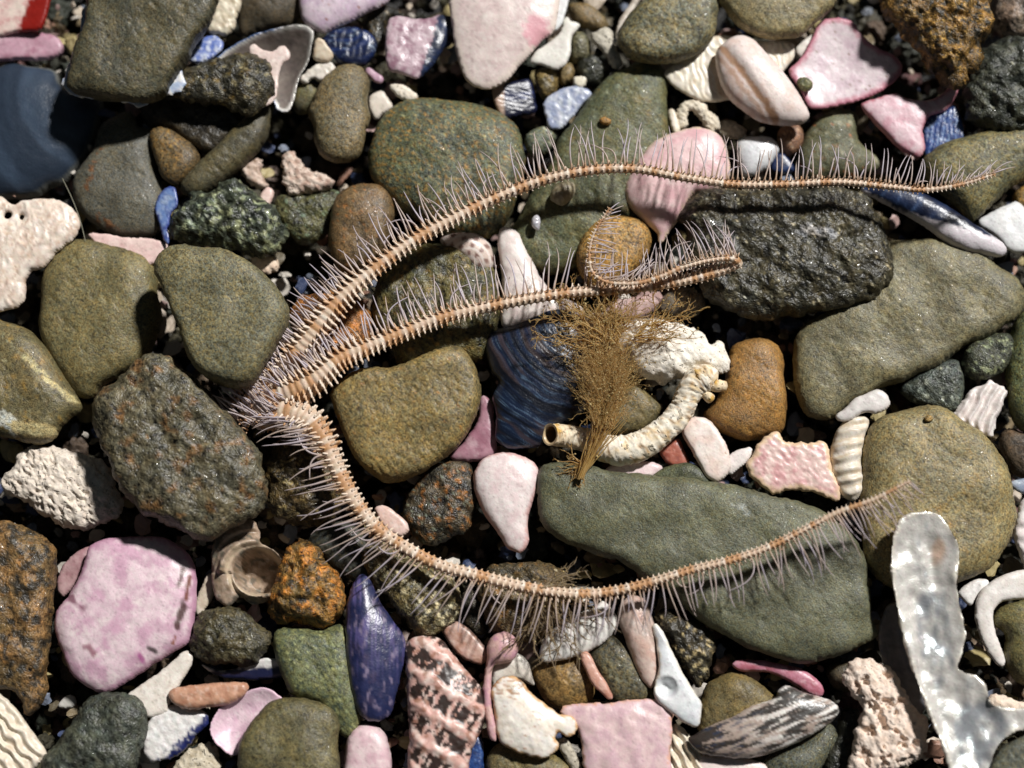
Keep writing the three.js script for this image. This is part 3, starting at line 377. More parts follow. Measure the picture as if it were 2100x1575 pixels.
A('shell', 'shell', 'shiny blush white bean shaped shell with an orange ridge', [1467,120, 1470,104, 1482,90, 1510,74, 1540,80, 1570,110, 1606,150, 1641,200, 1660,240, 1650,252, 1602,258, 1560,250, 1522,226, 1490,196, 1472,154], { z: 62, h: 34, hb: 12, k: 1.2, g: 4, m: M.shell, mid: (x, z, lx, lz, q) => 9 * sst(-14, 8, lx * 0.82 - lz * 0.5 + 12) * q, rough: 1.2, col: (() => { const b = shellC('#e8d4cc', '#dfbdae', '#f2e6e2', { f: 44 }), O = lin('#b07840'), W = lin('#d8bcae'); return (v) => { const s = (v.gx - 1560) * 0.80 - (v.gz - 165) * 0.6 + 30 + 3 * noise(v.x / 20, v.z / 20, 2); const c = lerp3(b(v), O, 0.75 * sst(9, 3, Math.abs(s)) + 0.5 * sst(7, 2, Math.abs(s + 16))); return lerp3(c, W, 0.6 * sst(-4, -12, s) * sst(0, 0.5, noise(v.x / 10, v.z / 30, 7))); }; })() });
A('shell', 'shell', 'mauve rimmed ear shaped pink shell right of the bean shell', [1680,46, 1718,36, 1746,44, 1770,74, 1800,98, 1840,118, 1851,140, 1836,166, 1790,196, 1730,215, 1662,222, 1640,182, 1618,146, 1640,122, 1664,82], { z: 44, h: 8, hb: 8, k: 3, curve: -12, m: M.shell, g: 4, rough: 1.5, col: shellC('#d6bfc6', '#c4a4b2', '#e6d8d8', { f: 50, rim: ['#bc6f80', 17], spots: ['#7c5a40', 0.62, 14] }) });
A('pebble', 'pebble', 'tiny green pebble lying on the ear shaped pink shell', [1634,168, 1642,160, 1656,162, 1664,172, 1658,184, 1646,184], { z: 62, h: 10, g: 2.5, col: stoneC('#6a6f50', '#565a40') });
A('rock', 'rock', 'craggy orange brown rock hanging in from the top edge', [1790,-30, 1808,10, 1838,50, 1870,86, 1892,122, 1930,158, 1966,173, 1986,155, 2010,120, 2016,90, 2034,50, 2031,10, 2040,-30], { z: 104, h: 44, hb: 40, m: M.rock, rough: 16, rf: 54, disp: (v) => 3 * ridge(v.x / 18, v.y / 18, v.z / 18, 3), g: 4, jag: 4, col: stoneC('#7a5c26', '#5c4822', { dark: ['#2a2a22', 0.05, 24], pale: ['#a4823c', 0.25, 16] }) });
A('rock', 'rock', 'dark glittering rock at the right edge below the craggy orange one', [1976,190, 1990,160, 2002,130, 2030,92, 2062,80, 2140,84, 2140,268, 2080,272, 2022,262, 1986,240], { z: 40, h: 46, m: M.rock, rough: 10, rf: 30, g: 5, jag: 3, col: stoneC('#3a3f38', '#2b302c', { pale: ['#9aa096', 0.5, 12] }) });
A('stone', 'stone', 'grey pink stone in the top right corner', [2036,-30, 2140,-30, 2140,80, 2090,84, 2050,70, 2034,30], { z: 30, h: 40, m: M.rock, rough: 5, col: stoneC('#766862', '#5c5650') });
A('shell', 'shell', 'pink three armed shell piece left of the dark glittering rock', [1764,216, 1782,206, 1802,200, 1836,193, 1852,200, 1880,206, 1906,205, 1930,194, 1952,176, 1966,178, 1958,202, 1940,226, 1906,240, 1892,270, 1897,306, 1886,322, 1852,312, 1820,282, 1790,250], { z: 34, h: 20, hb: 8, k: 1.3, m: M.shell, g: 4, col: shellC('#dcb0bc', '#cf8fa0', '#ecd0d6', { f: 40, rim: ['#c0707c', 8] }) });
A('mussel_chip', 'mussel', 'ribbed bright blue mussel chip below the pink three armed piece', [1896,250, 1906,236, 1940,224, 1960,217, 1975,262, 1976,290, 1944,306, 1900,322, 1892,290], { z: 20, h: 10, k: 2, m: M.mussel, g: 3, disp: ribsD(0.2, 9, 1.8, 2), col: shellC('#28407c', '#1a2a58', '#5676b0', { f: 20, lines: ['#8aa6cc', 0.2, 3.4, 0.6] }) });
A('stone', 'stone', 'grey green stone with an orange patch below the ear shaped shell', [1640,346, 1640,300, 1652,268, 1682,240, 1722,226, 1756,234, 1756,290, 1800,326, 1800,346, 1720,372, 1660,372], { z: -10, h: 40, k: 1.4, col: stoneC('#5c604c', '#50523e', { rust: ['#b0602a', 0.36, 24], pale: ['#8c8f80', 0.3, 30] }) });
A('stone', 'stone', 'olive stone under the far tip of the upper arm', [1884,334, 1902,316, 1932,294, 1992,276, 2062,270, 2140,264, 2140,344, 2062,392, 2012,440, 1992,458, 1960,422, 1926,394, 1898,370], { z: 26, h: 40, k: 1.6, g: 5, col: stoneC('#6b6644', '#55553e') });
A('mussel_shell', 'mussel', 'long dark blue mussel with a white edge below the upper arm tip', [1764,388, 1790,380, 1826,378, 1890,396, 1952,430, 2012,470, 2050,494, 2064,510, 2056,525, 2002,520, 1950,504, 1902,470, 1842,434, 1800,412], { z: 40, h: 26, hb: 6, k: 1.2, g: 3.5, m: M.mussel, col: (() => { const b = musselC(1780, 380, '#161d34', '#22304e', '#4a628a', { w: 26, worn: 0.9 }), W = lin('#dcd4d8'); return (v) => { const x = v.gx, y = x < 1850 ? 400 + (x - 1785) * 0.57 : x < 1940 ? 437 + (x - 1850) * 0.33 : 467 + (x - 1940) * 0.24; return lerp3(b(v), W, sst(-2, 2, v.gz - y + 3 * noise(v.x / 14, v.z / 14, 3))); }; })() });
A('shell_fragment', 'shell', 'white shell piece at the right edge below the olive stone', [2006,456, 2040,432, 2066,420, 2086,414, 2108,440, 2120,512, 2070,514, 2044,486], { z: 16, h: 12, m: M.shell, col: shellC('#d8dadc', '#e8e8e6', '#bcc0c4') });
A('stone', 'stone', 'dim tan stone behind the white edge of the long mussel', [2080,400, 2140,370, 2140,470, 2100,450], { z: 0, h: 24, col: stoneC('#8a7040', '#6c5a38') });
A('shell', 'shell', 'smooth white oval shell behind the upper arm', [1510,292, 1540,280, 1586,285, 1598,306, 1582,336, 1548,360, 1524,362, 1512,324], { z: 14, h: 20, hb: 6, k: 1.3, m: M.nacre, col: shellC('#dde0e6', '#eceef0', '#c8ccd6') });
A('coral_bit', 'coral', 'white arched barnacle crust behind the pink tailed shell', [1388,240, 1392,216, 1412,206, 1440,212, 1456,226, 1476,246, 1472,268, 1450,272, 1440,256, 1424,232, 1410,228, 1408,262, 1396,268], { z: 28, h: 11, k: 1, m: M.chalk, rough: 5, rf: 12, jag: 3, g: 3, col: shellC('#d8ccb8', '#c0b094', '#ece4d4', { f: 14 }) });
A('shell_fragment', 'shell', 'pale sliver between the long green stone and the arched crust', [1370,228, 1380,222, 1390,244, 1394,272, 1386,280, 1376,258], { z: 30, h: 8, k: 1.2, m: M.shell, col: shellC('#dccba8', '#e8ddc4', '#c8b288') });
A('shell_fragment', 'shell', 'dull cream shell bits right of the arched crust', [1470,258, 1490,246, 1514,254, 1530,264, 1526,280, 1502,286, 1476,276], { z: 12, h: 10, m: M.chalk, rough: 4, rf: 12, jag: 2, col: shellC('#b0a088', '#c8baa4', '#8c7c64', { f: 16 }) });
A('pebble', 'pebble', 'pinkish brown pebble under the bean shell', [1594,282, 1604,262, 1636,258, 1646,280, 1636,306, 1618,318, 1602,304], { z: 2, h: 20, col: stoneC('#8a6a58', '#74584a', { pale: ['#c4a890', 0.3, 14] }) });
A('rock', 'rock', 'big black glittering rock beneath the two arm tips', [1395,432, 1420,402, 1480,386, 1560,390, 1650,386, 1740,391, 1772,400, 1792,432, 1816,480, 1831,530, 1828,570, 1802,606, 1750,631, 1652,641, 1562,656, 1512,646, 1462,622, 1436,590, 1420,540, 1405,482], { z: 46, h: 46, hb: 34, k: 1.9, m: M.rock, rough: 8, rf: 48, disp: (v) => 2.6 * ridge(v.x / 17, v.y / 17, v.z / 17, 3), g: 4.5, jag: 3, col: stoneC('#423f30', '#31312a', { pale: ['#a8a490', 0.42, 8], dark: ['#171713', 0.25, 16], veins: [[1640,484, 1700,492, 9, '#b8b4b0'], [1560,500, 1575,560, 4, '#0c0c0a'], [1575,560, 1640,590, 4, '#0c0c0a']] }) });
A('stone_slab', 'stone', 'big flat triangular grey olive slab under the black glittering rock', [1628,700, 1660,660, 1720,620, 1780,560, 1822,500, 1862,490, 1952,500, 2022,530, 2080,570, 2107,612, 2098,640, 2022,690, 1952,730, 1880,770, 1802,800, 1742,835, 1692,861, 1652,852, 1636,802, 1626,742], { z: 16, h: 36, hb: 30, k: 2.6, g: 6, rough: 2, col: stoneC('#6a674e', '#615f4b', { dark: ['#3a3c38', 0.52, 10], pale: ['#8d8a78', 0.5, 9] }) });
// --- left and middle
A('stone', 'stone', 'tall smooth olive stone under the bored cream shell', [92,560, 104,528, 132,500, 190,495, 262,510, 312,540, 322,600, 330,660, 300,732, 262,766, 216,792, 186,816, 150,802, 112,742, 86,682, 83,602], { z: 12, h: 46, k: 1.8, g: 5.5, rough: 2, col: stoneC('#6a6342', '#585439', { pale: ['#8a8462', 0.55, 8] }) });
A('stone', 'stone', 'smooth rounded grey olive stone standing above the starfish disc', [316,556, 322,526, 346,508, 400,505, 460,511, 511,536, 556,576, 586,612, 592,646, 575,691, 546,740, 520,780, 490,792, 450,785, 410,760, 380,711, 350,642, 326,582], { z: 146, h: 32, hb: 100, k: 2.4, g: 5.5, rough: 2.2, rf: 60, col: stoneC('#68644a', '#5a5a48') });
A('stone', 'stone', 'olive stone with white quartz veins at the left edge', [-30,652, 20,660, 52,676, 92,711, 120,751, 150,801, 166,836, 146,852, 122,880, 110,900, 70,910, 20,900, -30,884], { z: 34, h: 42, k: 1.6, g: 5, rough: 1.5, col: stoneC('#625b40', '#545036', { rust: ['#80682c', 0.25, 30], veins: [[-20,850, 40,880, 15, '#c4c6bc'], [40,880, 110,890, 13, '#b8a878'], [60,740, 150,822, 9, '#b8aa78'], [10,690, 70,750, 3, '#8f8a68'], [0,745, 40,760, 3, '#9a9674']] }) });
A('rock', 'rock', 'rusty grey rock with a chipped face below the smooth rounded stone', [258,766, 290,738, 310,725, 346,728, 366,746, 382,766, 430,810, 470,850, 502,890, 531,940, 549,990, 546,1030, 522,1060, 482,1076, 452,1090, 424,1112, 398,1106, 352,1081, 292,1051, 252,1011, 226,960, 206,900, 190,852, 196,812, 226,786], { z: 104, h: 42, hb: 40, k: 2.2, m: M.rock, rough: 5, rf: 60, g: 5, jag: 3, disp: (v) => 2.2 * ridge(v.x / 24, v.y / 24, v.z / 24, 3), col: stoneC('#545040', '#454439', { rust: ['#664a2a', 0.12, 44], pale: ['#8c8870', 0.5, 15], dark: ['#2a2a26', 0.45, 30] }) });
A('coral_rock', 'coral', 'bone white porous lump half in shade under the veined stone', [4,992, 12,970, 34,960, 36,934, 62,915, 112,917, 160,930, 216,950, 246,1012, 250,1052, 212,1076, 160,1086, 130,1080, 92,1056, 52,1032, 12,1012], { z: 10, h: 34, k: 1.4, m: M.chalk, rough: 6, rf: 30, g: 3.5, jag: 3, disp: wormD(17, 0.05, 6), col: shellC('#d8cabc', '#c4b2a4', '#e8e0d8', { f: 26 }) });
A('stone', 'stone', 'orange brown stone with black mottles at the lower left edge', [-30,1068, 20,1075, 62,1086, 96,1101, 112,1131, 117,1190, 110,1242, 98,1320, 95,1400, 80,1441, 60,1466, 30,1424, -30,1396], { z: 30, h: 46, k: 1.6, m: M.rock, g: 5, rough: 4, rf: 50, col: stoneC('#745a38', '#5e4e32', { dark: ['#24241f', 0.02, 34], rust: ['#8a6434', 0.3, 40] }) });
A('stone', 'stone', 'tan wedge stone in the middle below the second arm', [676,806, 700,778, 740,762, 800,756, 850,736, 900,720, 942,715, 968,738, 985,790, 980,842, 965,880, 940,912, 900,946, 860,971, 820,986, 790,985, 750,966, 724,930, 705,890, 690,850], { z: 50, h: 38, hb: 44, k: 3, g: 4.5, rough: 2, tilt: [0, -0.06], disp: (v) => 3.5 * ridge(v.x / 26, v.y / 26, v.z / 26, 3) * sst(905, 960, v.gz + 0.3 * (v.gx - 800)), col: stoneC('#77693e', '#685e3e', { rust: ['#93672a', 0.42, 20], pale: ['#9a8f68', 0.5, 12], dark: ['#4a4634', 0.55, 12], veins: [[738,822, 752,880, 3, '#40382a'], [752,880, 764,906, 2.5, '#40382a']] }) });
A('mussel_shell', 'mussel', 'blue black ringed mussel beside the brown weed tuft', [996,716, 1000,690, 1022,675, 1062,664, 1096,640, 1130,626, 1162,628, 1192,660, 1208,720, 1207,790, 1196,846, 1142,876, 1112,912, 1072,921, 1036,918, 1016,900, 1018,852, 1010,812, 1022,786, 1006,760], { z: 40, h: 34, hb: 6, k: 1.15, g: 2.4, m: M.mussel, rough: 1.6, rf: 50, disp: bandsD(1196, 640, 6, 0.45), col: (() => { const dk = lin('#10131d'), md = lin('#1a2740'), lt = lin('#60788f'), br = lin('#4a3c3a'); return (v) => { const r = Math.hypot(v.gx - 1196, (v.gz - 640) * 0.96) + 4 * noise(v.x / 70, v.z / 70, 2), band = fbm(r / 17, 3, 0.5, 3), line = noise(r / 4.2, 9, 0.012 * v.gx), along = noise(v.gx / 26, v.gz / 26, 4); let c = lerp3(dk, md, sst(-0.35, 0.5, band)); c = lerp3(c, lt, 0.6 * sst(0.1, 0.8, line) * sst(-0.3, 0.5, band + 0.5 * along)); return lerp3(c, br, 0.55 * sst(0.25, 0.6, noise(r / 24 + 5, 2, 0.006 * v.gx))); }; })() });
A('shell_fragment', 'shell', 'dull mauve shell wedged between tan wedge stone and ringed mussel', [922,938, 950,908, 980,860, 988,812, 1006,820, 1014,880, 1016,930, 986,946, 950,946], { z: 14, h: 16, k: 1.4, m: M.shell, col: shellC('#a87c88', '#946472', '#bc98a0') });
A('shell', 'shell', 'pointed pinkish white shell below the ringed mussel', [970,985, 985,946, 1016,930, 1052,930, 1096,950, 1106,980, 1096,1020, 1082,1070, 1084,1112, 1068,1134, 1044,1126, 1016,1086, 990,1050], { z: 34, h: 28, hb: 10, k: 1.3, m: M.shell, g: 3.5, rough: 2, col: shellC('#e6d4d0', '#d8b8b8', '#f2eae6', { f: 46, rim: ['#d8aaa4', 8] }) });
A('rock', 'rock', 'black rock with rust and pale patches under the tan wedge stone', [826,1064, 838,1022, 870,972, 910,946, 952,950, 972,976, 978,1030, 962,1082, 922,1104, 870,1112, 842,1086], { z: 8, h: 34, k: 1.4, m: M.rock, rough: 5, col: stoneC('#4a4234', '#33322b', { rust: ['#8a5a24', 0.1, 22], dark: ['#0f0f10', 0.15, 24], pale: ['#7c8880', 0.4, 18] }) });
A('pebble', 'pebble', 'smooth olive pebble framed by the weed tuft and white worm tube', [1238,852, 1250,812, 1300,784, 1336,808, 1358,836, 1344,866, 1302,888, 1258,888], { z: 6, h: 28, col: stoneC('#5e5636', '#504b34', { rust: ['#80602c', 0.5, 20] }) });
A('coral_rock', 'coral', 'lumpy white coral mass right of the weed tuft', [1196,672, 1208,648, 1252,642, 1300,652, 1342,648, 1380,660, 1402,668, 1422,667, 1442,686, 1456,704, 1476,700, 1491,720, 1500,742, 1490,760, 1470,770, 1452,760, 1430,766, 1402,776, 1380,784, 1360,794, 1330,776, 1300,756, 1274,736, 1234,704], { z: 34, h: 36, hb: 20, k: 1.3, m: M.chalk, rough: 11, rf: 60, g: 3.5, jag: 2.5, col: shellC('#f6f2ea', '#ece2d4', '#fbf9f6', { f: 30 }) });
A('shell_fragment', 'shell', 'dim pink shell behind the weed tuft and curled arm', [1240,640, 1262,616, 1290,612, 1340,606, 1352,622, 1330,644, 1296,660, 1256,662], { z: 16, h: 10, m: M.shell, col: shellC('#d8a8a0', '#e4c0b8', '#c48c84') });
A('pebble', 'pebble', 'grey smooth pebble deep below the curled arm end', [1350,640, 1362,606, 1400,588, 1436,600, 1446,624, 1432,646, 1394,654], { z: -20, h: 22, m: M.stone, col: stoneC('#7c746c', '#6a645c') });
A('stone', 'stone', 'smooth orange brown stone right of the white worm tube', [1440,848, 1468,816, 1486,768, 1492,730, 1506,706, 1562,694, 1602,714, 1611,770, 1611,830, 1602,880, 1572,900, 1532,906, 1490,896, 1456,874], { z: 8, h: 42, k: 1.7, g: 5, rough: 1.4, col: stoneC('#8a672e', '#7a5c30', { dark: ['#4a3d28', 0.55, 9] }) });
A('shell_fragment', 'shell', 'oblong blush white piece below the orange brown stone', [1398,872, 1412,860, 1426,855, 1452,860, 1476,890, 1496,930, 1496,966, 1472,988, 1450,980, 1422,932, 1402,898], { z: 34, h: 16, hb: 12, k: 1.9, m: M.shell, g: 3.5, rough: 1.5, col: shellC('#ead8cc', '#e0bfae', '#f2e8e0', { f: 40, spots: ['#9a6a34', 0.7, 14] }) });
A('shell_fragment', 'shell', 'small white spur behind the oblong blush piece', [1488,950, 1500,930, 1522,920, 1540,918, 1546,930, 1522,956, 1496,974], { z: 22, h: 8, m: M.shell, col: shellC('#dcd0ca', '#e8e0dc', '#c8b8b0') });
A('shell_fragment', 'shell', 'dark red pebble like shell left of the oblong blush piece', [1350,920, 1372,906, 1392,900, 1404,926, 1416,962, 1400,968, 1368,950], { z: 12, h: 14, m: M.shell, col: shellC('#a8604c', '#8c4a3c', '#c08070', { f: 20 }) });
A('shell', 'shell', 'faint pink shell peeping out above the large grey green slab', [1240,966, 1262,952, 1300,946, 1340,948, 1358,958, 1344,976, 1300,984], { z: 20, h: 14, m: M.shell, col: shellC('#d8b4b8', '#e6ccca', '#c898a0') });
A('stone', 'stone', 'dark green stone behind the top of the large grey green slab', [1330,980, 1360,956, 1404,952, 1450,972, 1460,1000, 1400,1004], { z: 26, h: 14, col: stoneC('#4a503c', '#3c4234') });
A('shell_fragment', 'shell', 'rough coral pink fragment above the large grey green slab', [1530,958, 1540,936, 1562,900, 1596,885, 1606,904, 1640,906, 1668,908, 1690,904, 1700,930, 1706,960, 1722,1000, 1716,1030, 1696,1021, 1642,1006, 1582,1011, 1552,991], { z: 34, h: 14, hb: 8, k: 2, m: M.shell, g: 3.5, rough: 3.4, rf: 16, jag: 2.5, col: shellC('#e0b4a8', '#cf8c8c', '#efdcc8', { f: 34, rim: ['#e8cba4', 14] }) });
A('snail_shell', 'snail', 'white ridged spindle shell beside the big round tan stone', [1702,940, 1708,902, 1722,872, 1744,856, 1762,852, 1782,860, 1772,900, 1766,942, 1771,1000, 1756,1026, 1732,1021, 1712,990], { z: 30, h: 26, k: 1, m: M.shell, g: 3, disp: ribsD(1.35, 24, 3, 3), col: shellC('#e2d6c2', '#d2bf9c', '#f0eae0', { f: 30, lines: ['#c4a67a', 1.35, 12, 0.4] }) });
A('shell_fragment', 'shell', 'grey white curled piece on top of the ridged spindle shell', [1712,854, 1732,838, 1752,818, 1780,806, 1802,799, 1820,812, 1823,834, 1802,848, 1772,846, 1744,862, 1724,864], { z: 46, h: 12, hb: 8, k: 1.3, m: M.shell, col: shellC('#d0c8c2', '#ddd6d0', '#b8aea8') });
A('stone', 'stone', 'big smooth round tan stone at the right', [1772,908, 1800,860, 1850,839, 1902,830, 1952,845, 2012,890, 2052,940, 2076,1000, 2085,1060, 2070,1112, 2032,1160, 1982,1190, 1922,1206, 1852,1212, 1802,1196, 1772,1130, 1765,1050, 1766,980], { z: 34, h: 48, hb: 40, k: 1.8, g: 6, rough: 1.6, rf: 70, col: stoneC('#7e7450', '#726b4e', { rust: ['#8c7034', 0.45, 40], veins: [[1838,1090, 1930,1040, 8, '#8f7238'], [1930,1040, 1990,985, 6, '#86703e']] }) });
A('pebble', 'pebble', 'tiny tan bead on the big round tan stone', [1893,860, 1898,852, 1908,850, 1916,857, 1913,867, 1902,869], { z: 74, h: 7, g: 2.2, col: stoneC('#8f7848', '#7c683e') });
A('rock', 'rock', 'blue grey streaked rock above the big round tan stone', [1846,806, 1880,772, 1938,742, 1970,742, 1978,790, 1962,842, 1902,836], { z: 4, h: 24, m: M.rock, col: stoneC('#4a5450', '#3a4240', { pale: ['#8c9894', 0.3, 20] }) });
A('pebble', 'pebble', 'green pebble with pale rings beside the triangular slab edge', [1974,744, 1988,712, 2030,690, 2064,690, 2076,722, 2060,756, 2022,781, 1990,776], { z: 16, h: 26, m: M.rock, col: stoneC('#40463a', '#30352e', { pale: ['#7d8a70', 0.2, 18] }) });
A('stone', 'stone', 'mossy green stone at the right edge below the triangular slab', [2060,780, 2068,700, 2084,654, 2140,620, 2140,890, 2092,880, 2068,840], { z: 10, h: 36, col: stoneC('#565c3a', '#454b34') });
A('shell', 'shell', 'white deeply ribbed shell fan above the big round tan stone', [1952,856, 1970,824, 1992,800, 2022,784, 2034,778, 2046,788, 2064,800, 2056,830, 2042,870, 2036,896, 2014,892, 1988,874], { z: 26, h: 12, hb: 8, k: 1.5, m: M.shell, g: 3, jag: 2.5, disp: ribsD(0.45, 21, 6, 4), col: shellC('#e2d6d0', '#d4c4bc', '#f0eae6', { f: 26 }) });
A('shell', 'shell', 'white scalloped shell cut by the right edge beside the big round stone', [2078,1092, 2086,1056, 2092,1030, 2112,1016, 2140,1010, 2140,1180, 2106,1166, 2088,1130], { z: 20, h: 18, m: M.shell, disp: ribsD(1.4, 30, 2.5), col: shellC('#eadcd8', '#f2ecea', '#d4b8b4') });
A('mussel_chip', 'mussel', 'bluish sliver at the right edge above the scalloped shell', [2070,990, 2086,984, 2140,976, 2140,1008, 2096,1012], { z: 26, h: 8, m: M.mussel, col: shellC('#7c8ca4', '#a8b4c4', '#4c5a78') });
A('stone', 'stone', 'brown stone at the right edge beside the ribbed shell fan', [2044,900, 2066,876, 2100,890, 2140,900, 2140,976, 2080,976, 2056,940], { z: -6, h: 26, col: stoneC('#5a4a3a', '#463e36') });
// --- lower band
A('shell', 'shell', 'large purple pink shell dish below the rusty grey rock', [174,1150, 182,1122, 212,1106, 290,1100, 342,1105, 380,1130, 399,1162, 401,1260, 390,1312, 350,1342, 302,1372, 260,1401, 216,1420, 182,1411, 146,1380, 130,1342, 113,1292, 114,1258, 140,1222, 162,1182], { z: 32, h: 34, hb: 8, k: 1.35, m: M.shell, g: 3.5, rough: 3, rf: 50, col: shellC('#dab8c2', '#c590aa', '#ead8d4', { f: 60, rim: ['#b988a0', 12], marks: [[380,1168, 372,1206, 5, '#4a2414'], [391,1186, 387,1232, 5, '#6a3418'], [382,1244, 370,1290, 11, '#3c1c10'], [364,1306, 358,1320, 4, '#8a5028'], [312,1332, 322,1338, 6, '#2c2620'], [292,1346, 300,1352, 8, '#a8588c'], [150,1228, 180,1252, 8, '#8a5c6c'], [186,1328, 200,1340, 8, '#9c6c78']] }) });
A('snail_shell', 'snail', 'broken hollow snail shell with a round open mouth', [434,1190, 434,1140, 440,1110, 462,1080, 492,1064, 520,1068, 530,1086, 538,1114, 562,1128, 576,1146, 570,1186, 556,1226, 520,1240, 494,1226, 470,1244, 446,1230, 438,1214], { z: 40, h: 22, hb: 14, k: 1, g: 3, m: M.shell, mid: (wx, wz, lx, lz) => { const p = P(532, 1174, 40), r = Math.hypot((wx - p.x) * 0.94, wz - p.z); const th = Math.atan2(wz - p.z, wx - p.x), open = sst(0.9, 0.4, Math.abs(th - 0.25)); return -80 * Math.max(sst(50, 34, r), open * sst(70, 40, r)) + 16 * (1 - open) * sst(11, 0, Math.abs(r - 53 + 5 * th)) - 7 * (1 - open) * sst(7, 0, Math.abs(r - 70 + 6 * th)); }, rough: 2.5, rf: 24, col: (() => { const b = shellC('#a88f78', '#8c7862', '#c8b49c', { f: 30, spots: ['#6a6458', 0.3, 30] }), W = lin('#cdb89c'), I = lin('#5a4432'); return (v) => lerp3(b(v), W, 0.8 * sst(8, 3, Math.abs(Math.hypot(v.gx - 520, v.gz - 1170) - 50))); })() });
A('rock', 'rock', 'peaked orange rock beside the open snail shell', [548,1252, 570,1200, 590,1130, 608,1108, 622,1099, 650,1120, 671,1150, 700,1190, 706,1222, 692,1272, 662,1286, 622,1276, 582,1282], { z: 30, h: 48, hb: 30, k: 1, m: M.rock, rough: 11, rf: 44, disp: (v) => 2.5 * ridge(v.x / 16, v.y / 16, v.z / 16, 3), g: 3.8, jag: 3, col: stoneC('#80602a', '#5c4a26', { rust: ['#b4741e', 0.0, 30], dark: ['#222018', 0.18, 22] }) });
A('stone', 'stone', 'knobbly dark speckled stone right of the purple pink dish', [388,1312, 402,1266, 430,1250, 480,1248, 511,1265, 532,1290, 557,1306, 546,1332, 522,1360, 470,1365, 420,1356, 396,1341], { z: 30, h: 32, m: M.rock, rough: 6, rf: 22, g: 4, jag: 2.5, col: stoneC('#45412e', '#37362a', { pale: ['#7c7c6c', 0.42, 14] }) });
A('mussel_shell', 'mussel', 'mussel with a white lip under the knobbly speckled stone', [412,1362, 450,1374, 500,1366, 542,1350, 584,1358, 586,1384, 540,1394, 490,1394, 440,1384], { z: 12, h: 10, k: 2, m: M.mussel, tilt: [0, -0.3], col: (() => { const a = lin('#1e2240'), w = lin('#d8d4d0'); return (v) => lerp3(w, a, sst(1368, 1376, v.gz + 0.05 * (v.gx - 500) + 4 * noise(v.x / 16, v.z / 16, 3))); })() });
A('stone', 'stone', 'pale green speckled stone left of the upright purple mussel', [562,1318, 572,1292, 610,1285, 660,1290, 700,1285, 720,1312, 726,1370, 736,1420, 742,1480, 722,1522, 690,1502, 650,1442, 602,1420, 572,1372], { z: 24, h: 36, k: 1.7, g: 4.5, col: stoneC('#5f6644', '#555c42', { dark: ['#39443c', 0.15, 10], pale: ['#8c9468', 0.35, 10] }) });
A('mussel_shell', 'mussel', 'upright glossy purple blue mussel at the bottom', [724,1196, 742,1176, 760,1190, 781,1236, 802,1266, 826,1300, 833,1322, 823,1380, 811,1430, 801,1464, 776,1480, 742,1470, 726,1441, 713,1372, 708,1302, 713,1232], { z: 44, mid: (wx, wz, lx, lz, q) => -0.25 * Math.max(0, lx + 18) * q, h: 34, hb: 8, k: 1.1, g: 3.5, m: M.mussel, rough: 1.6, col: (() => { const b = shellC('#2b3054', '#20264a', '#4a4058', { f: 50 }), L = lin('#6a5f94'), W = lin('#8d7f96'); return (v) => lerp3(lerp3(b(v), L, 0.7 * sst(0.0, 0.6, noise(v.x / 7, 2, v.z / 80)) * sst(1430, 1250, v.gz)), W, 0.75 * sst(0.2, 0.6, fbm(v.x / 18, v.y / 22, v.z / 40, 3))); })() });
A('stone', 'stone', 'dark blue grey stone behind the peaked orange rock', [636,1110, 660,1082, 702,1068, 740,1096, 764,1150, 758,1186, 722,1196, 690,1172, 658,1140], { z: 2, h: 30, col: stoneC('#3a3d3a', '#30332f', { rust: ['#5c4c34', 0.5, 14] }) });
A('rock', 'rock', 'mottled white and black rock under the lower arm', [740,1140, 752,1118, 782,1110, 830,1138, 880,1158, 922,1180, 946,1220, 942,1262, 902,1300, 870,1309, 842,1282, 800,1232, 762,1194], { z: 26, h: 36, k: 1.3, m: M.rock, rough: 6, rf: 26, g: 4, jag: 2.5, col: stoneC('#5c5436', '#48432f', { pale: ['#b4ae92', 0.12, 26], dark: ['#201e18', 0.25, 26] }) });
A('rock', 'rock', 'wet brown bouldery rock left of the lower arm base', [548,992, 552,950, 570,912, 620,890, 660,920, 684,960, 700,1010, 696,1050, 660,1076, 612,1078, 572,1066, 552,1036], { z: 6, h: 44, k: 1.2, m: M.rock, rough: 9, rf: 34, g: 4, col: stoneC('#544628', '#3f3724', { pale: ['#8c8058', 0.3, 24], dark: ['#1c1812', 0.3, 26] }) });
A('stone', 'stone', 'glittering bronze stone under the sagging lower arm', [976,1212, 986,1188, 1012,1160, 1052,1153, 1112,1153, 1150,1174, 1158,1202, 1162,1242, 1142,1290, 1082,1311, 1012,1292, 990,1250], { z: 20, h: 40, k: 1.5, m: M.rock, rough: 5, rf: 30, g: 4, col: stoneC('#54472e', '#403a2a', { rust: ['#7a5a2c', 0.2, 26], pale: ['#b0a488', 0.5, 9] }) });
A('stone', 'stone', 'dim dark stone left of the glittering bronze stone', [944,1228, 960,1214, 986,1222, 996,1262, 1000,1296, 972,1300, 950,1276], { z: 4, h: 20, m: M.rock, col: stoneC('#39342a', '#2c2a24') });
A('shell', 'shell', 'smooth white oval shell plate below the lower arm', [1108,1352, 1112,1318, 1146,1282, 1190,1256, 1218,1246, 1236,1232, 1256,1248, 1265,1270, 1256,1300, 1226,1326, 1182,1346, 1130,1358], { z: 44, h: 8, hb: 8, k: 2.4, curve: 10, m: M.shell, g: 3.8, jag: 1.5, rough: 1.5, col: shellC('#eae6de', '#e0d8cc', '#f4f2ee', { f: 40, spots: ['#a4643c', 0.78, 10] }) });
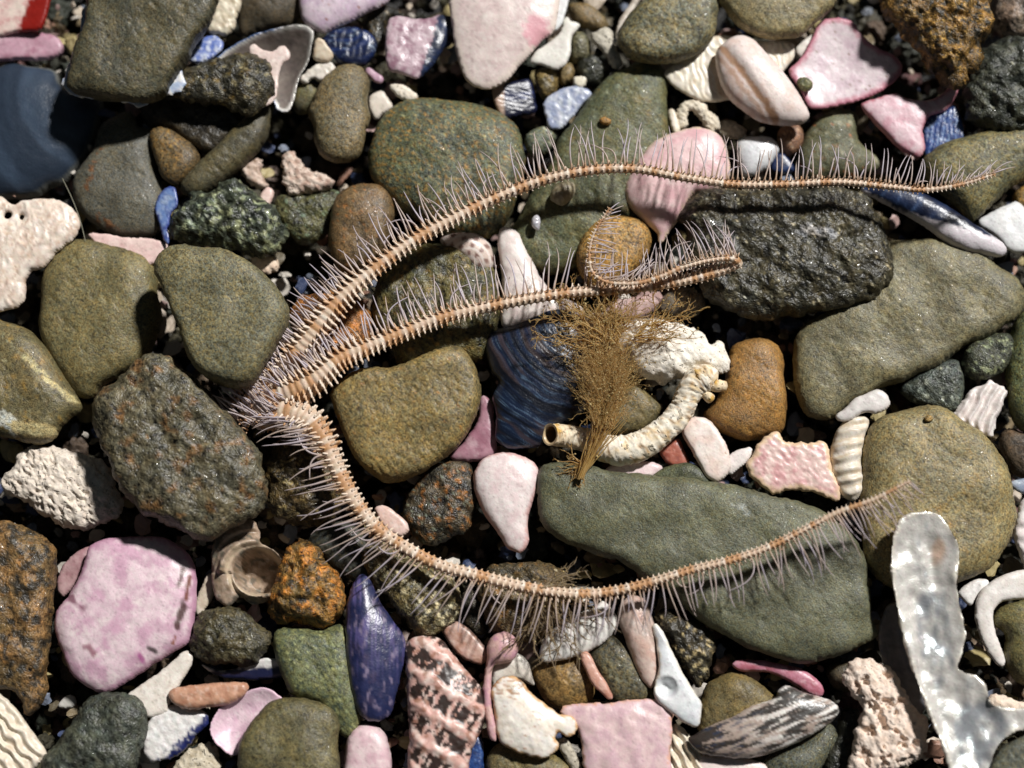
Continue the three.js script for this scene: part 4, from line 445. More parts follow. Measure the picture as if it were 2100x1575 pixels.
A('shell', 'shell', 'tall glossy blush shell leaning on the white twisted one', [1266,1262, 1274,1236, 1296,1220, 1322,1230, 1337,1262, 1346,1320, 1348,1380, 1336,1412, 1314,1392, 1282,1312], { z: 34, h: 26, hb: 8, k: 1.1, m: M.nacre, g: 3.5, col: shellC('#dcb8a4', '#cc9c86', '#f0e2da', { f: 40, spots: ['#6a4c3c', 0.74, 8] }) });
A('shell', 'shell', 'bluish white twisted shell with a curled hollow', [1338,1282, 1346,1278, 1358,1292, 1376,1330, 1402,1382, 1424,1418, 1438,1440, 1438,1462, 1430,1491, 1404,1482, 1376,1462, 1346,1436, 1341,1416, 1350,1372, 1346,1320], { z: 52, h: 14, hb: 10, k: 1.2, m: M.shell, g: 3.2, mid: (wx, wz, lx, lz, q) => { const p = P(1366, 1410, 52), r = Math.hypot(wx - p.x, wz - p.z); return -22 * sst(24, 6, r); }, col: shellC('#dde0e2', '#ccd2d8', '#eef0f0', { f: 44, rim: ['#e8e0d0', 5] }) });
A('shell', 'shell', 'pink club shaped shell with a thin curved stem', [990,1420, 993,1384, 998,1352, 1000,1322, 1014,1302, 1040,1296, 1060,1314, 1062,1338, 1052,1354, 1030,1362, 1014,1366, 1008,1400, 1008,1440, 1018,1490, 1016,1520, 1004,1514, 996,1470], { z: 50, h: 22, hb: 14, k: 1, m: M.shell, g: 3.2, col: shellC('#c8958a', '#bd8496', '#dcb4a8', { f: 30 }) });
A('shell', 'shell', 'white folded shell behind the pink club shaped one', [1012,1372, 1040,1350, 1062,1340, 1080,1352, 1092,1384, 1096,1406, 1060,1392, 1024,1398, 1012,1410], { z: 26, h: 14, m: M.shell, col: shellC('#d8d0c0', '#c4b8a4', '#e8e2d8') });
A('shell', 'shell', 'cream shell wing with brown marbling and a notched tip', [1008,1412, 1018,1398, 1032,1388, 1052,1386, 1074,1399, 1084,1416, 1120,1444, 1150,1464, 1172,1468, 1184,1484, 1180,1504, 1162,1512, 1146,1502, 1140,1512, 1146,1524, 1138,1542, 1110,1554, 1070,1546, 1026,1522, 1018,1500, 1014,1460], { z: 54, h: 8, hb: 8, k: 2.6, curve: 12, m: M.shell, g: 3.5, jag: 1.6, rough: 2.5, rf: 24, col: (() => { const b = shellC('#f0e6d8', '#e8d8c0', '#f8f4ee', { f: 40, rim: ['#d4a468', 5] }), O = lin('#a8703c'); return (v) => lerp3(b(v), O, 0.75 * sst(0.05, 0.5, fbm(v.x / 26, 5, v.z / 8, 3) + 0.5 * sst(1470, 1400, v.gz) - 0.35)); })() });
A('shell_fragment', 'shell', 'square dusty pink shell slab at the bottom edge', [1150,1462, 1158,1450, 1176,1443, 1240,1441, 1302,1434, 1342,1432, 1373,1438, 1378,1500, 1375,1560, 1380,1610, 1216,1610, 1190,1530, 1182,1492, 1166,1480], { z: 44, h: 10, hb: 10, k: 2, curve: 7, m: M.shell, g: 4.5, rough: 6, rf: 60, jag: 1.8, col: shellC('#d4a8a8', '#c898a4', '#dfbcb8', { f: 40, rim: ['#dca88c', 4], lines: ['#e6ccc8', 0.15, 16, 0.25] }) });
A('shell_fragment', 'shell', 'tan shell wedge left of the pink club shaped shell', [906,1286, 930,1274, 950,1280, 980,1308, 1002,1338, 1000,1352, 988,1364, 960,1356, 932,1336, 914,1310], { z: 30, h: 14, m: M.shell, col: shellC('#b89080', '#a87c68', '#d8b8a4', { f: 30, rim: ['#4c3c38', 5] }) });
A('stone', 'stone', 'shaded ochre stone under the white oval shell plate', [1092,1384, 1104,1362, 1150,1348, 1206,1344, 1222,1384, 1212,1440, 1160,1462, 1120,1440], { z: 6, h: 30, col: stoneC('#7c6334', '#6a5632') });
A('shell_stick', 'shell', 'small pinkish orange stick under the white oval shell plate', [1190,1342, 1194,1334, 1204,1336, 1216,1352, 1230,1380, 1248,1408, 1257,1432, 1248,1434, 1236,1424, 1214,1402, 1198,1370], { z: 48, h: 9, k: 1, g: 2.8, m: M.shell, col: shellC('#c88c72', '#b97c66', '#dca890') });
A('stone', 'stone', 'long dark olive stone right of the pinkish orange stick', [1206,1342, 1250,1300, 1282,1320, 1312,1362, 1336,1412, 1338,1440, 1290,1450, 1256,1440, 1232,1396], { z: 10, h: 34, k: 1.4, col: stoneC('#4f4c37', '#434136') });
A('pebble', 'pebble', 'olive stone below the cream shell wing at the bottom edge', [1004,1552, 1030,1524, 1070,1540, 1110,1552, 1140,1548, 1172,1570, 1182,1610, 1000,1610], { z: 8, h: 30, col: stoneC('#6a6240', '#58523a') });
A('shell_fragment', 'shell', 'small grey ridged shell bit between cream wing and square pink slab', [1142,1524, 1152,1512, 1166,1520, 1182,1548, 1192,1574, 1180,1586, 1162,1560], { z: 26, h: 9, m: M.chalk, disp: ribsD(1.0, 9, 1.2), col: shellC('#9c9484', '#b4ac9c', '#78705f', { f: 14 }) });
A('shell_fragment', 'shell', 'brown and cream checkered ribbed shell at the bottom', [834,1318, 850,1306, 872,1304, 902,1309, 921,1330, 952,1370, 986,1411, 996,1460, 986,1500, 971,1532, 962,1570, 956,1610, 846,1610, 839,1500, 834,1400], { z: 44, h: 34, hb: 10, k: 1.2, m: M.shell, g: 3, rough: 2, rf: 20, disp: (v) => { const s = (v.gz - 1300) * 0.86 - (v.gx - 835) * 0.5 + 6 * noise(v.x / 30, v.z / 30, 2); return 4.5 * Math.pow(Math.abs(Math.cos(s / 58 * Math.PI)), 6); }, col: (() => { const a = lin('#d8aca0'), w = lin('#e8cfc4'), b = lin('#160d0a'), br = lin('#8a5434'); return (v) => { const s = (v.gz - 1300) * 0.86 - (v.gx - 835) * 0.5 + 6 * noise(v.x / 30, v.z / 30, 2), u = (v.gx - 835) * 0.86 + (v.gz - 1300) * 0.5, rib = Math.pow(Math.abs(Math.cos(s / 58 * Math.PI)), 5); let c = lerp3(a, w, sst(-0.3, 0.5, noise(v.x / 18, v.z / 18, 1))); c = lerp3(c, br, 0.7 * sst(0, 0.5, fbm(v.x / 24, 3, v.z / 24, 3))); const n = noise(u / 20, Math.floor(s / 58) * 3.1, 4) + 0.75 * noise(u / 9, s / 15, 8); return lerp3(c, b, 0.95 * sst(-0.35, -0.1, n) * (1 - sst(0.15, 0.5, rib))); }; })() });
A('mussel_chip', 'mussel', 'bright blue mussel chip behind the checkered shell at the bottom edge', [954,1544, 972,1504, 986,1512, 992,1560, 988,1610, 948,1610], { z: 18, h: 12, m: M.mussel, col: shellC('#24427c', '#1a2c58', '#6a8cc0', { f: 14 }) });
A('shell_fragment', 'shell', 'square pink block below the upright purple mussel', [708,1542, 712,1516, 726,1491, 760,1485, 786,1500, 800,1540, 796,1610, 708,1610], { z: 20, h: 30, k: 1.8, m: M.shell, col: shellC('#d4b0b4', '#c898a4', '#e4ccc8', { f: 36 }) });
A('shell_fragment', 'shell', 'toothed white shell splinter below the purple pink dish', [262,1428, 300,1398, 336,1372, 356,1352, 384,1334, 396,1340, 394,1362, 372,1400, 352,1434, 340,1462, 304,1470, 280,1454], { z: 26, h: 10, hb: 6, k: 2, m: M.shell, g: 3.5, jag: 1.8, col: shellC('#d8ccbc', '#e6ddd0', '#bca890', { f: 26 }) });
A('shell_stick', 'shell', 'orange pink sausage shaped piece below the dark speckled stone', [344,1426, 352,1414, 372,1408, 430,1402, 498,1399, 510,1408, 500,1426, 470,1444, 430,1450, 396,1456, 360,1446], { z: 40, h: 18, k: 1.1, m: M.shell, g: 3.5, rough: 2.5, rf: 20, col: shellC('#c08a68', '#b07c60', '#d8b094', { f: 24 }) });
A('mussel_shell', 'mussel', 'white and blue torn mussel flap at the lower left', [294,1530, 300,1490, 322,1452, 362,1446, 424,1462, 430,1486, 408,1502, 390,1526, 366,1548, 336,1560, 306,1562], { z: 20, h: 12, k: 1.8, m: M.mussel, rough: 4, rf: 18, jag: 2, col: (() => { const b = shellC('#d8d2cc', '#e8e6e4', '#b8b0b0', { f: 20 }), B = lin('#232a5c'); return (v) => lerp3(b(v), B, sst(2, 14, (v.gx - 372) * 0.62 + (v.gz - 1506) * 0.62 + 9 * noise(v.x / 12, v.z / 12, 3))); })() });
A('shell', 'shell', 'curled lilac pink shell cup at the lower left', [430,1492, 440,1466, 452,1450, 476,1432, 502,1419, 522,1412, 548,1411, 570,1424, 582,1436, 566,1456, 540,1472, 512,1500, 496,1540, 478,1550, 454,1536, 436,1516], { z: 34, h: 8, hb: 8, k: 1.8, curve: -26, m: M.shell, g: 3.5, col: shellC('#dcb4c4', '#cc9cb4', '#ecdcde', { f: 40, rim: ['#dfbccb', 9] }) });
A('stone', 'stone', 'greenish rounded stone at the bottom edge beside the lilac cup', [488,1548, 498,1510, 524,1470, 562,1440, 620,1428, 662,1440, 691,1470, 696,1530, 690,1610, 496,1610], { z: 50, h: 34, hb: 30, k: 1.6, g: 5, rough: 1.6, col: stoneC('#5a5639', '#4e4c38', { dark: ['#3c3e34', 0.4, 12] }) });
A('stone', 'stone', 'dark blue green stone at the bottom edge left', [72,1610, 92,1560, 120,1516, 152,1478, 192,1430, 240,1418, 282,1425, 301,1460, 297,1510, 282,1560, 268,1610], { z: 36, h: 36, k: 1.6, m: M.rock, g: 5, rough: 3, col: stoneC('#3f4640', '#343a36', { pale: ['#6a7068', 0.5, 20], dark: ['#1a1e1e', 0.45, 16] }) });
A('shell', 'shell', 'ridged cream shell in the bottom left corner', [-30,1410, 2,1424, 30,1450, 60,1490, 92,1536, 98,1552, 80,1566, 60,1590, 30,1610, -30,1610], { z: 40, h: 16, k: 1.6, m: M.shell, g: 3.8, disp: ribsD(-0.75, 22, 5, 8), col: shellC('#d2c0a0', '#e2d4bc', '#b89c74', { f: 30 }) });
A('shell_fragment', 'shell', 'tiny white chip in the gap left of the dark blue green stone', [119,1450, 126,1434, 140,1426, 154,1428, 156,1444, 144,1452], { z: -20, h: 7, g: 3, m: M.shell, col: shellC('#a8a49c', '#c0bcb4', '#8c867c') });
A('shell_fragment', 'shell', 'dull cream shell grit at the bottom edge left of the lilac cup', [346,1610, 360,1566, 384,1540, 420,1526, 446,1536, 450,1560, 440,1610], { z: 0, h: 12, m: M.chalk, rough: 5, rf: 14, jag: 3, col: shellC('#b0a288', '#c8bca4', '#8a7a5c', { f: 14 }) });
A('shell', 'shell', 'pale inner shell edge between purple pink dish and open snail', [400,1240, 410,1210, 428,1176, 436,1180, 440,1216, 424,1246, 406,1262], { z: 14, h: 8, m: M.shell, col: shellC('#b8a488', '#d0c0a8', '#94806a') });
A('shell_fragment', 'shell', 'shaded pink shell behind the purple pink dish', [116,1198, 130,1160, 160,1130, 186,1120, 180,1150, 160,1190, 130,1224], { z: 0, h: 10, m: M.shell, col: shellC('#9c7478', '#b08c8c', '#84605f') });
// --- lower right
A('stone_slab', 'stone', 'large flat grey green slab crossed by the lower arm', [1100,1000, 1103,972, 1118,954, 1152,950, 1250,965, 1342,975, 1402,980, 1452,990, 1552,1006, 1642,1031, 1702,1061, 1750,1100, 1768,1132, 1780,1200, 1790,1272, 1799,1302, 1762,1326, 1702,1350, 1652,1362, 1582,1346, 1522,1326, 1462,1290, 1402,1242, 1362,1211, 1322,1190, 1272,1152, 1222,1136, 1152,1110, 1118,1076, 1103,1032], { z: 44, h: 34, hb: 30, k: 2.8, g: 6, jag: 1.2, rough: 2.4, rf: 60, col: stoneC('#575b48', '#4e5244', { pale: ['#747868', 0.5, 14], dark: ['#3b4038', 0.5, 10], veins: [[1510,1040, 1524,1050, 9, '#8c9088'], [1230,1140, 1236,1150, 6, '#8a7038']] }) });
A('shell', 'shell', 'tall mother of pearl shell standing over the big round stone', [1826,1150, 1832,1100, 1850,1062, 1888,1050, 1922,1053, 1946,1080, 1966,1118, 1969,1150, 1962,1182, 1971,1250, 1981,1300, 1976,1336, 1966,1370, 2002,1385, 2022,1410, 2032,1440, 2064,1452, 2140,1452, 2140,1486, 2082,1502, 2042,1540, 2028,1610, 1962,1610, 1932,1530, 1892,1430, 1871,1370, 1851,1302, 1836,1230], { z: 122, h: 5, hb: 5, k: 3, curve: -22, mid: (wx, wz, lx, lz, q) => 3.5 * Math.sin((lx + 0.25 * lz) / 24 + 1.2 * noise(lx / 60, lz / 90, 3)) * q + 4 * noise(lx / 60, lz / 110, 8) * q, m: M.pearl, g: 4, rough: 4, rf: 62, col: (() => { const b = shellC('#e4ded4', '#cfc8be', '#f2f0ec', { f: 40, rim: ['#e8dfd0', 9] }), B = lin('#546478'), O = lin('#c89870'); return (v) => { let c = b(v); const e = fbm(v.x / 44, v.y / 44, v.z / 90, 3), core = sst(60, 22, Math.hypot((v.gx - 1922) * 1.15, (v.gz - 1290) * 0.45)) + sst(80, 30, Math.hypot((v.gx - 2010) * 0.9, (v.gz - 1500) * 0.9)); c = lerp3(c, B, 0.62 * sst(0.15, 1.0, core * 0.85 + 0.9 * e)); return lerp3(c, O, 0.6 * sst(22, 8, Math.hypot(v.gx - 1930, (v.gz - 1130) * 0.6) + 8 * e)); }; })() });
A('shell', 'shell', 'translucent grey blue shell behind the mother of pearl shell', [1800,1310, 1806,1272, 1822,1240, 1842,1236, 1862,1310, 1886,1400, 1900,1450, 1876,1470, 1846,1420, 1816,1370], { z: 30, h: 6, k: 2, m: M.nacre, curve: -8, col: shellC('#6c6a70', '#807c80', '#565864', { rim: ['#9c9084', 5] }) });
A('coral_rock', 'coral', 'crumbling white bored coral chunk left of the mother of pearl shell', [1730,1382, 1738,1360, 1756,1350, 1802,1355, 1830,1374, 1852,1410, 1872,1442, 1882,1460, 1902,1480, 1904,1510, 1896,1546, 1870,1562, 1840,1576, 1800,1578, 1760,1590, 1740,1578, 1750,1522, 1760,1472, 1770,1446, 1746,1426, 1734,1402], { z: 60, h: 26, hb: 20, k: 1.5, m: M.chalk, g: 3, jag: 4, rough: 6, rf: 26, disp: wormD(34, 0.1, 12), col: shellC('#e8d0c2', '#dcbca8', '#f4ece4', { f: 24 }) });
A('mussel_shell', 'mussel', 'striped black and white mussel at the bottom right', [1411,1515, 1424,1506, 1452,1490, 1500,1470, 1540,1447, 1588,1430, 1596,1414, 1610,1405, 1650,1420, 1702,1436, 1721,1455, 1716,1470, 1692,1490, 1642,1520, 1582,1545, 1522,1556, 1470,1551, 1430,1541], { z: 46, h: 28, hb: 6, k: 1.2, m: M.mussel, g: 3, rough: 1.5, col: (() => { const w = lin('#f2eee8'), g = lin('#a8968a'), b = lin('#14110f'), bl = lin('#23344e'); return (v) => { const s = (v.gx - 1410) * 0.95 - (v.gz - 1530) * 0.32, u = (v.gz - 1530) * 0.95 + (v.gx - 1410) * 0.32, spread = 1 + s / 260; let c = lerp3(g, w, sst(-0.3, 0.4, fbm(s / 60, u / 9, 2, 3)) * sst(60, 260, s) + 0.4 * sst(-20, -40, u + 14)); c = lerp3(c, b, 0.9 * sst(-0.12, 0.12, fbm(s / 95, u / (11 * Math.min(1.3, spread)), 7, 3) + 0.1 * Math.sin(s / 30) - 0.05 + 0.3 * sst(90, 10, s))); return lerp3(c, bl, 0.7 * sst(0.1, 0.5, fbm(s / 50, u / 12, 19, 2)) * sst(200, 90, s)); }; })() });
A('stone', 'stone', 'olive brown pebble behind the striped mussel', [1434,1452, 1440,1430, 1452,1400, 1490,1383, 1540,1390, 1580,1418, 1596,1442, 1560,1480, 1480,1510, 1436,1500], { z: 16, h: 36, k: 1.4, col: stoneC('#6c5f38', '#5a5236') });
A('shell_stick', 'shell', 'rosy curved stick shaded by the large grey green slab', [1502,1364, 1510,1354, 1532,1352, 1600,1360, 1650,1375, 1680,1398, 1690,1418, 1680,1430, 1660,1424, 1630,1405, 1580,1380, 1516,1376], { z: 22, h: 14, k: 1, g: 3.2, m: M.shell, col: shellC('#c0788c', '#a8606c', '#d09aa8', { f: 30 }) });
A('rock', 'rock', 'black and cream encrusted rock right of the twisted white shell', [1340,1262, 1362,1252, 1400,1268, 1442,1288, 1462,1300, 1465,1316, 1456,1352, 1452,1390, 1432,1402, 1402,1372, 1370,1322], { z: 16, h: 30, m: M.rock, rough: 7, rf: 24, g: 4, col: stoneC('#38352a', '#282621', { pale: ['#a89c78', 0.2, 20] }) });
A('shell', 'shell', 'white hook shaped shell at the right edge', [1998,1252, 2004,1228, 2012,1210, 2050,1182, 2100,1168, 2140,1172, 2140,1226, 2080,1230, 2050,1238, 2036,1258, 2040,1290, 2052,1326, 2062,1354, 2058,1366, 2046,1364, 2024,1336, 2006,1296], { z: 36, h: 14, hb: 10, k: 1.3, m: M.shell, g: 3.5, col: shellC('#e4dcd4', '#d8ccc0', '#f2eeea', { f: 40 }) });
A('stone', 'stone', 'olive stone at the right edge inside the white hook', [2036,1278, 2046,1252, 2072,1238, 2140,1230, 2140,1410, 2086,1396, 2062,1352, 2064,1302], { z: 26, h: 38, col: stoneC('#66633f', '#57553c') });
A('shell_fragment', 'shell', 'white ribbed wedge under the big round tan stone', [1964,1216, 1984,1196, 2008,1186, 2028,1192, 2026,1208, 2004,1224, 1990,1242, 1976,1232], { z: 24, h: 10, m: M.shell, disp: ribsD(0.6, 12, 1.4), col: shellC('#e4e0dc', '#d4ccc4', '#f0eeec') });
A('shell_fragment', 'shell', 'cream pink chip at the right edge above the mother of pearl foot', [2024,1444, 2034,1424, 2060,1426, 2096,1440, 2140,1438, 2140,1470, 2060,1462], { z: 40, h: 10, m: M.chalk, rough: 4, rf: 14, col: shellC('#e0c4ac', '#ecd8c8', '#cfa488', { f: 18 }) });
A('shell_fragment', 'shell', 'orange cream nub at the right edge below the olive hook stone', [2096,1420, 2110,1404, 2140,1400, 2140,1440, 2106,1438], { z: 30, h: 12, m: M.shell, col: shellC('#dcb484', '#e8ccaa', '#c89c68') });
A('stone', 'stone', 'grey stone in the bottom right corner', [2026,1610, 2036,1560, 2062,1526, 2100,1506, 2140,1498, 2140,1610], { z: 128, h: 16, hb: 60, k: 1.4, col: stoneC('#585c50', '#4c5048') });
A('shell', 'shell', 'long cream ribs of a broken shell beside the square pink slab', [1376,1500, 1384,1484, 1402,1494, 1428,1530, 1448,1560, 1462,1610, 1380,1610], { z: 18, h: 14, m: M.shell, g: 3, disp: ribsD(-0.5, 18, 5, 4), col: shellC('#d8c4a0', '#e6dac2', '#b8986a', { f: 26 }) });
A('shell', 'shell', 'pinkish white shell under the striped mussel at the bottom edge', [1432,1552, 1470,1550, 1530,1556, 1574,1572, 1590,1610, 1440,1610], { z: 20, h: 16, m: M.shell, col: shellC('#ecd8d0', '#e0c4b8', '#f4ece8') });
A('stone', 'stone', 'dark grey green stone below the striped mussel', [1556,1610, 1572,1552, 1642,1520, 1700,1484, 1716,1500, 1706,1540, 1684,1580, 1676,1610], { z: 6, h: 30, col: stoneC('#4b4e42', '#40443c') });
A('rock', 'rock', 'black gritty rock left of the crumbling coral chunk', [1680,1610, 1690,1560, 1710,1516, 1724,1470, 1742,1452, 1764,1460, 1750,1530, 1742,1610], { z: 0, h: 28, m: M.rock, rough: 5, col: stoneC('#2c2e28', '#22241f', { pale: ['#6a6e60', 0.5, 10] }) });
A('stone', 'stone', 'shaded brown stone in the gap below the large grey green slab', [1700,1372, 1740,1352, 1790,1330, 1810,1350, 1790,1390, 1740,1420, 1710,1410], { z: -24, h: 26, col: stoneC('#4a4234', '#3b372d') });
A('shell_fragment', 'shell', 'pinkish white chip half under the lower arm', [770,1040, 790,1038, 816,1054, 836,1074, 838,1090, 822,1100, 796,1088, 776,1064], { z: 60, h: 10, m: M.shell, k: 1.6, col: shellC('#dcb4a4', '#cc9c88', '#ecd8cc', { f: 24 }) });
A('shell_fragment', 'shell', 'white shell sliver between ribbed fan shell and ear shaped shell', [1630,104, 1644,84, 1668,68, 1692,58, 1684,80, 1662,100, 1642,118], { z: 30, h: 8, m: M.shell, col: shellC('#d8cfc0', '#e6dfd4', '#bcb09c') });
A('mussel_chip', 'mussel', 'dark blue mussel chip beside the smooth white oval shell', [1588,318, 1602,314, 1616,324, 1630,348, 1606,356, 1580,350], { z: 4, h: 10, m: M.mussel, col: shellC('#1e2c54', '#17203c', '#3c5484') });
A('pebble', 'pebble', 'small green grey pebble between pale mussel chip and speckled round stone', [1076,286, 1092,266, 1124,262, 1138,280, 1122,312, 1092,322], { z: 4, h: 20, col: stoneC('#5c6456', '#4a5248', { pale: ['#a8aca0', 0.35, 14] }) });
A('shell_fragment', 'shell', 'cream shell nub under the jagged green rock', [512,540, 524,524, 552,524, 572,534, 570,556, 548,562, 524,556], { z: 14, h: 12, m: M.chalk, rough: 5, rf: 16, col: shellC('#d8bca0', '#c8a486', '#e6d6c4', { f: 16 }) });

// ---------------------------------------------------------------- white worm tube with its open mouth and knobs
{
  const keys = [[1128,891, 70, 21], [1142,892, 58, 23], [1168,896, 50, 24], [1205,904, 46, 25], [1240,918, 44, 28], [1272,924, 44, 31], [1310,916, 46, 30], [1346,894, 48, 28], [1376,868, 50, 27], [1398,840, 52, 25], [1410,812, 56, 26], [1424,790, 58, 29], [1446,776, 60, 30], [1462,774, 60, 22], [1470,776, 58, 8]];
  const cur = new THREE.CatmullRomCurve3(keys.map((k) => P(k[0], k[1], k[2]))), st = [];
  for (let i = 0; i <= 110; i++) { const t = i / 110, f = t * (keys.length - 1), a = Math.floor(f), r = keys[a][3] + ((keys[a + 1] ?? keys[a])[3] - keys[a][3]) * (f - a); st.push([cur.getPoint(t), r]); }
  const c1 = lin('#efe4d2'), c2 = lin('#d9bd8e'), c3 = lin('#f5f0e6'), rust = lin('#a87a3c');
  const look = (i, a, p) => { let c = lerp3(c1, c3, sst(-0.4, 0.4, fbm(p.x / 22, p.y / 22, p.z / 22))); c = lerp3(c, c2, 0.8 * sst(0.15, 0.5, fbm(p.x / 30 + 9, p.y / 30, p.z / 30)) + 0.6 * sst(26, 6, i)); return lerp3(c, rust, 0.7 * sst(0.42, 0.6, noise(p.x / 9, p.y / 9, p.z / 9))); };
  const swell = (i, a, s) => 1 + 0.1 * fbm(s[0].x / 26, Math.cos(a) * 1.2, s[0].z / 26 + Math.sin(a)) + (i > 44 && i < 78 && Math.sin(a) > 0.2 ? 0.05 * Math.sin(i * 2.1) : 0) - 0.12 * sst(0.45, 0.6, noise(s[0].x / 7 + Math.cos(a) * 3, Math.sin(a) * 3, s[0].z / 7));
  const base = P(1290, 900, 10), root = new THREE.Group();
  root.position.copy(base).multiplyScalar(S);
  const tube = new THREE.Mesh(sweep(st, 22, look, swell, { cap: false, base }), M.chalk); tube.name = 'tube_wall';
  // mouth: lip and the dark inside
  const out0 = st[0][0].clone().sub(st[3][0]).normalize(), inn = [[st[0][0].clone().addScaledVector(out0, 0.4), 22.4], [st[0][0].clone().addScaledVector(out0, 0.2), 20], [st[0][0], 17.5], [st[3][0], 16], [st[8][0], 14], [st[13][0], 11]];
  const lip = lin('#d8bd94'), ins = lin('#7c5a2c');
  const mouth = new THREE.Mesh(sweep(inn, 24, (i) => (i < 3 ? lip : ins), null, { cap: false, base }), M.shell); mouth.name = 'mouth';
  const end = new THREE.Mesh(sweep([[st[13][0], 11], [st[14][0], 1]], 16, () => ins, null, { base }), M.shell); end.name = 'mouth_floor';
  root.add(shadowed(tube), shadowed(mouth), shadowed(end));
  for (const [x, y, h, r, ex, ey, eh] of [[1452,790, 66, 12, 1492,792, 58], [1440,802, 64, 11, 1462,822, 52], [1424,778, 72, 20, 1458,764, 70]]) {
    const a = P(x, y, h), b = P(ex, ey, eh), s = []; for (let i = 0; i <= 12; i++) { const t = i / 12; s.push([a.clone().lerp(b, t), r * Math.sqrt(Math.max(0.01, 1 - Math.pow(2 * t - 1, 4))) * (1 + 0.12 * noise(x, t * 3, 1))]); }
    const k = new THREE.Mesh(sweep(s, 14, look, null, { base }), M.chalk); k.name = 'knob'; root.add(shadowed(k));
  }
  enter(root, 'worm_tube', 'curved white worm tube with an open mouth below the weed tuft', 'worm tube');
}

// ---------------------------------------------------------------- brown weed: strands grown from the foot, thinning as they fork
const weedMat = new THREE.MeshPhysicalMaterial({ vertexColors: true, roughness: 0.7, transmission: 0.6, thickness: 0 }); weedMat.name = 'weed';
const clumpMat = new THREE.MeshPhysicalMaterial({ vertexColors: true, roughness: 0.85 }); clumpMat.name = 'silt';
const half = (c) => scale3(c, 0.5);                                  // these materials have no grain map
function strands(list, base, r, hues) {                              // list: [start, direction, length, radius, wander, droop]
  const gs = [], tips = [];
  const grow = (p, d, len, rad, wander, depth, hue) => {
    const ph = r() * 6.28, wv = (0.2 + 0.2 * r()) * Math.min(1, wander * wander * 5), n = Math.max(4, Math.round(len / 6)), st = [[p.clone(), rad]], q = p.clone(), dir = d.clone(), kids = [];
    for (let i = 1; i <= n; i++) {
      dir.add(new THREE.Vector3(r() - 0.5, (r() - 0.5) * 0.7, r() - 0.5).multiplyScalar(wander)).add(new THREE.Vector3(-dir.z, 0, dir.x).multiplyScalar(wv * Math.sin(i * 0.95 + ph))).normalize(); q.addScaledVector(dir, len / n);
      st.push([q.clone(), rad * (1 - 0.75 * i / n)]);
      if (depth > 0 && i > 1 && r() < 0.42) kids.push([q.clone(), dir.clone().add(new THREE.Vector3(r() - 0.5, (r() - 0.5) * 0.6, r() - 0.5).multiplyScalar(1.5)).normalize(), len * (0.2 + 0.25 * r()) * (1 - i / n * 0.4), rad * 0.65]);
      if (r() < (depth > 0 || rad < 0.8 ? 0.5 : 0.12)) tips.push(q.clone().add(new THREE.Vector3(r() - 0.5, r() - 0.3, r() - 0.5).multiplyScalar(4)));
    }
    gs.push(sweep(st, 4, () => hue, null, { base }));
    for (const k of kids) grow(...k, wander * 1.2, depth - 1, hue);
  };
  for (const [p, d, len, rad, wander, depth] of list) grow(p, d.normalize(), len, rad, wander, depth ?? 1, half(lerp3(hues[0], hues[1], r())));
  return [mergeGeometries(gs), tips];
}
function clumps(points, base, r, hues, lo, hi) {
  const gs = points.map((p) => { const g = new THREE.IcosahedronGeometry(1, 0), s = lo + (hi - lo) * r() * r(), c = half(lerp3(hues[0], hues[1], r())); g.scale(s * (0.7 + 0.6 * r()) * S, s * S, s * (0.7 + 0.6 * r()) * S); g.rotateY(r() * 6); g.rotateX(r() * 6); g.translate((p.x - base.x) * S, (p.y - base.y) * S, (p.z - base.z) * S); const n = g.attributes.position.count, col = new Float32Array(n * 3); for (let i = 0; i < n; i++) col.set(scale3(c, 2), i * 3); g.setAttribute('color', new THREE.BufferAttribute(col, 3)); g.deleteAttribute('uv'); return g; });
  return mergeGeometries(gs);
}
function weed(name, label, list, base, seed, hues, silt) {
  const r = rng(seed), [g, tips] = strands(list(r), base, r, hues.map(lin)), root = new THREE.Group();
  root.position.copy(base).multiplyScalar(S);
  const a = shadowed(new THREE.Mesh(g, weedMat)); a.name = 'strand'; a.userData.kind = 'stuff';
  const b = shadowed(new THREE.Mesh(clumps(tips.filter(() => r() < silt), base, r, ['#8f7a4a', '#bda878'].map(lin), 0.6, 2.6), clumpMat)); b.name = 'silt_clump'; b.userData.kind = 'stuff';
  root.add(a, b); return enter(root, name, label, 'seaweed');
}
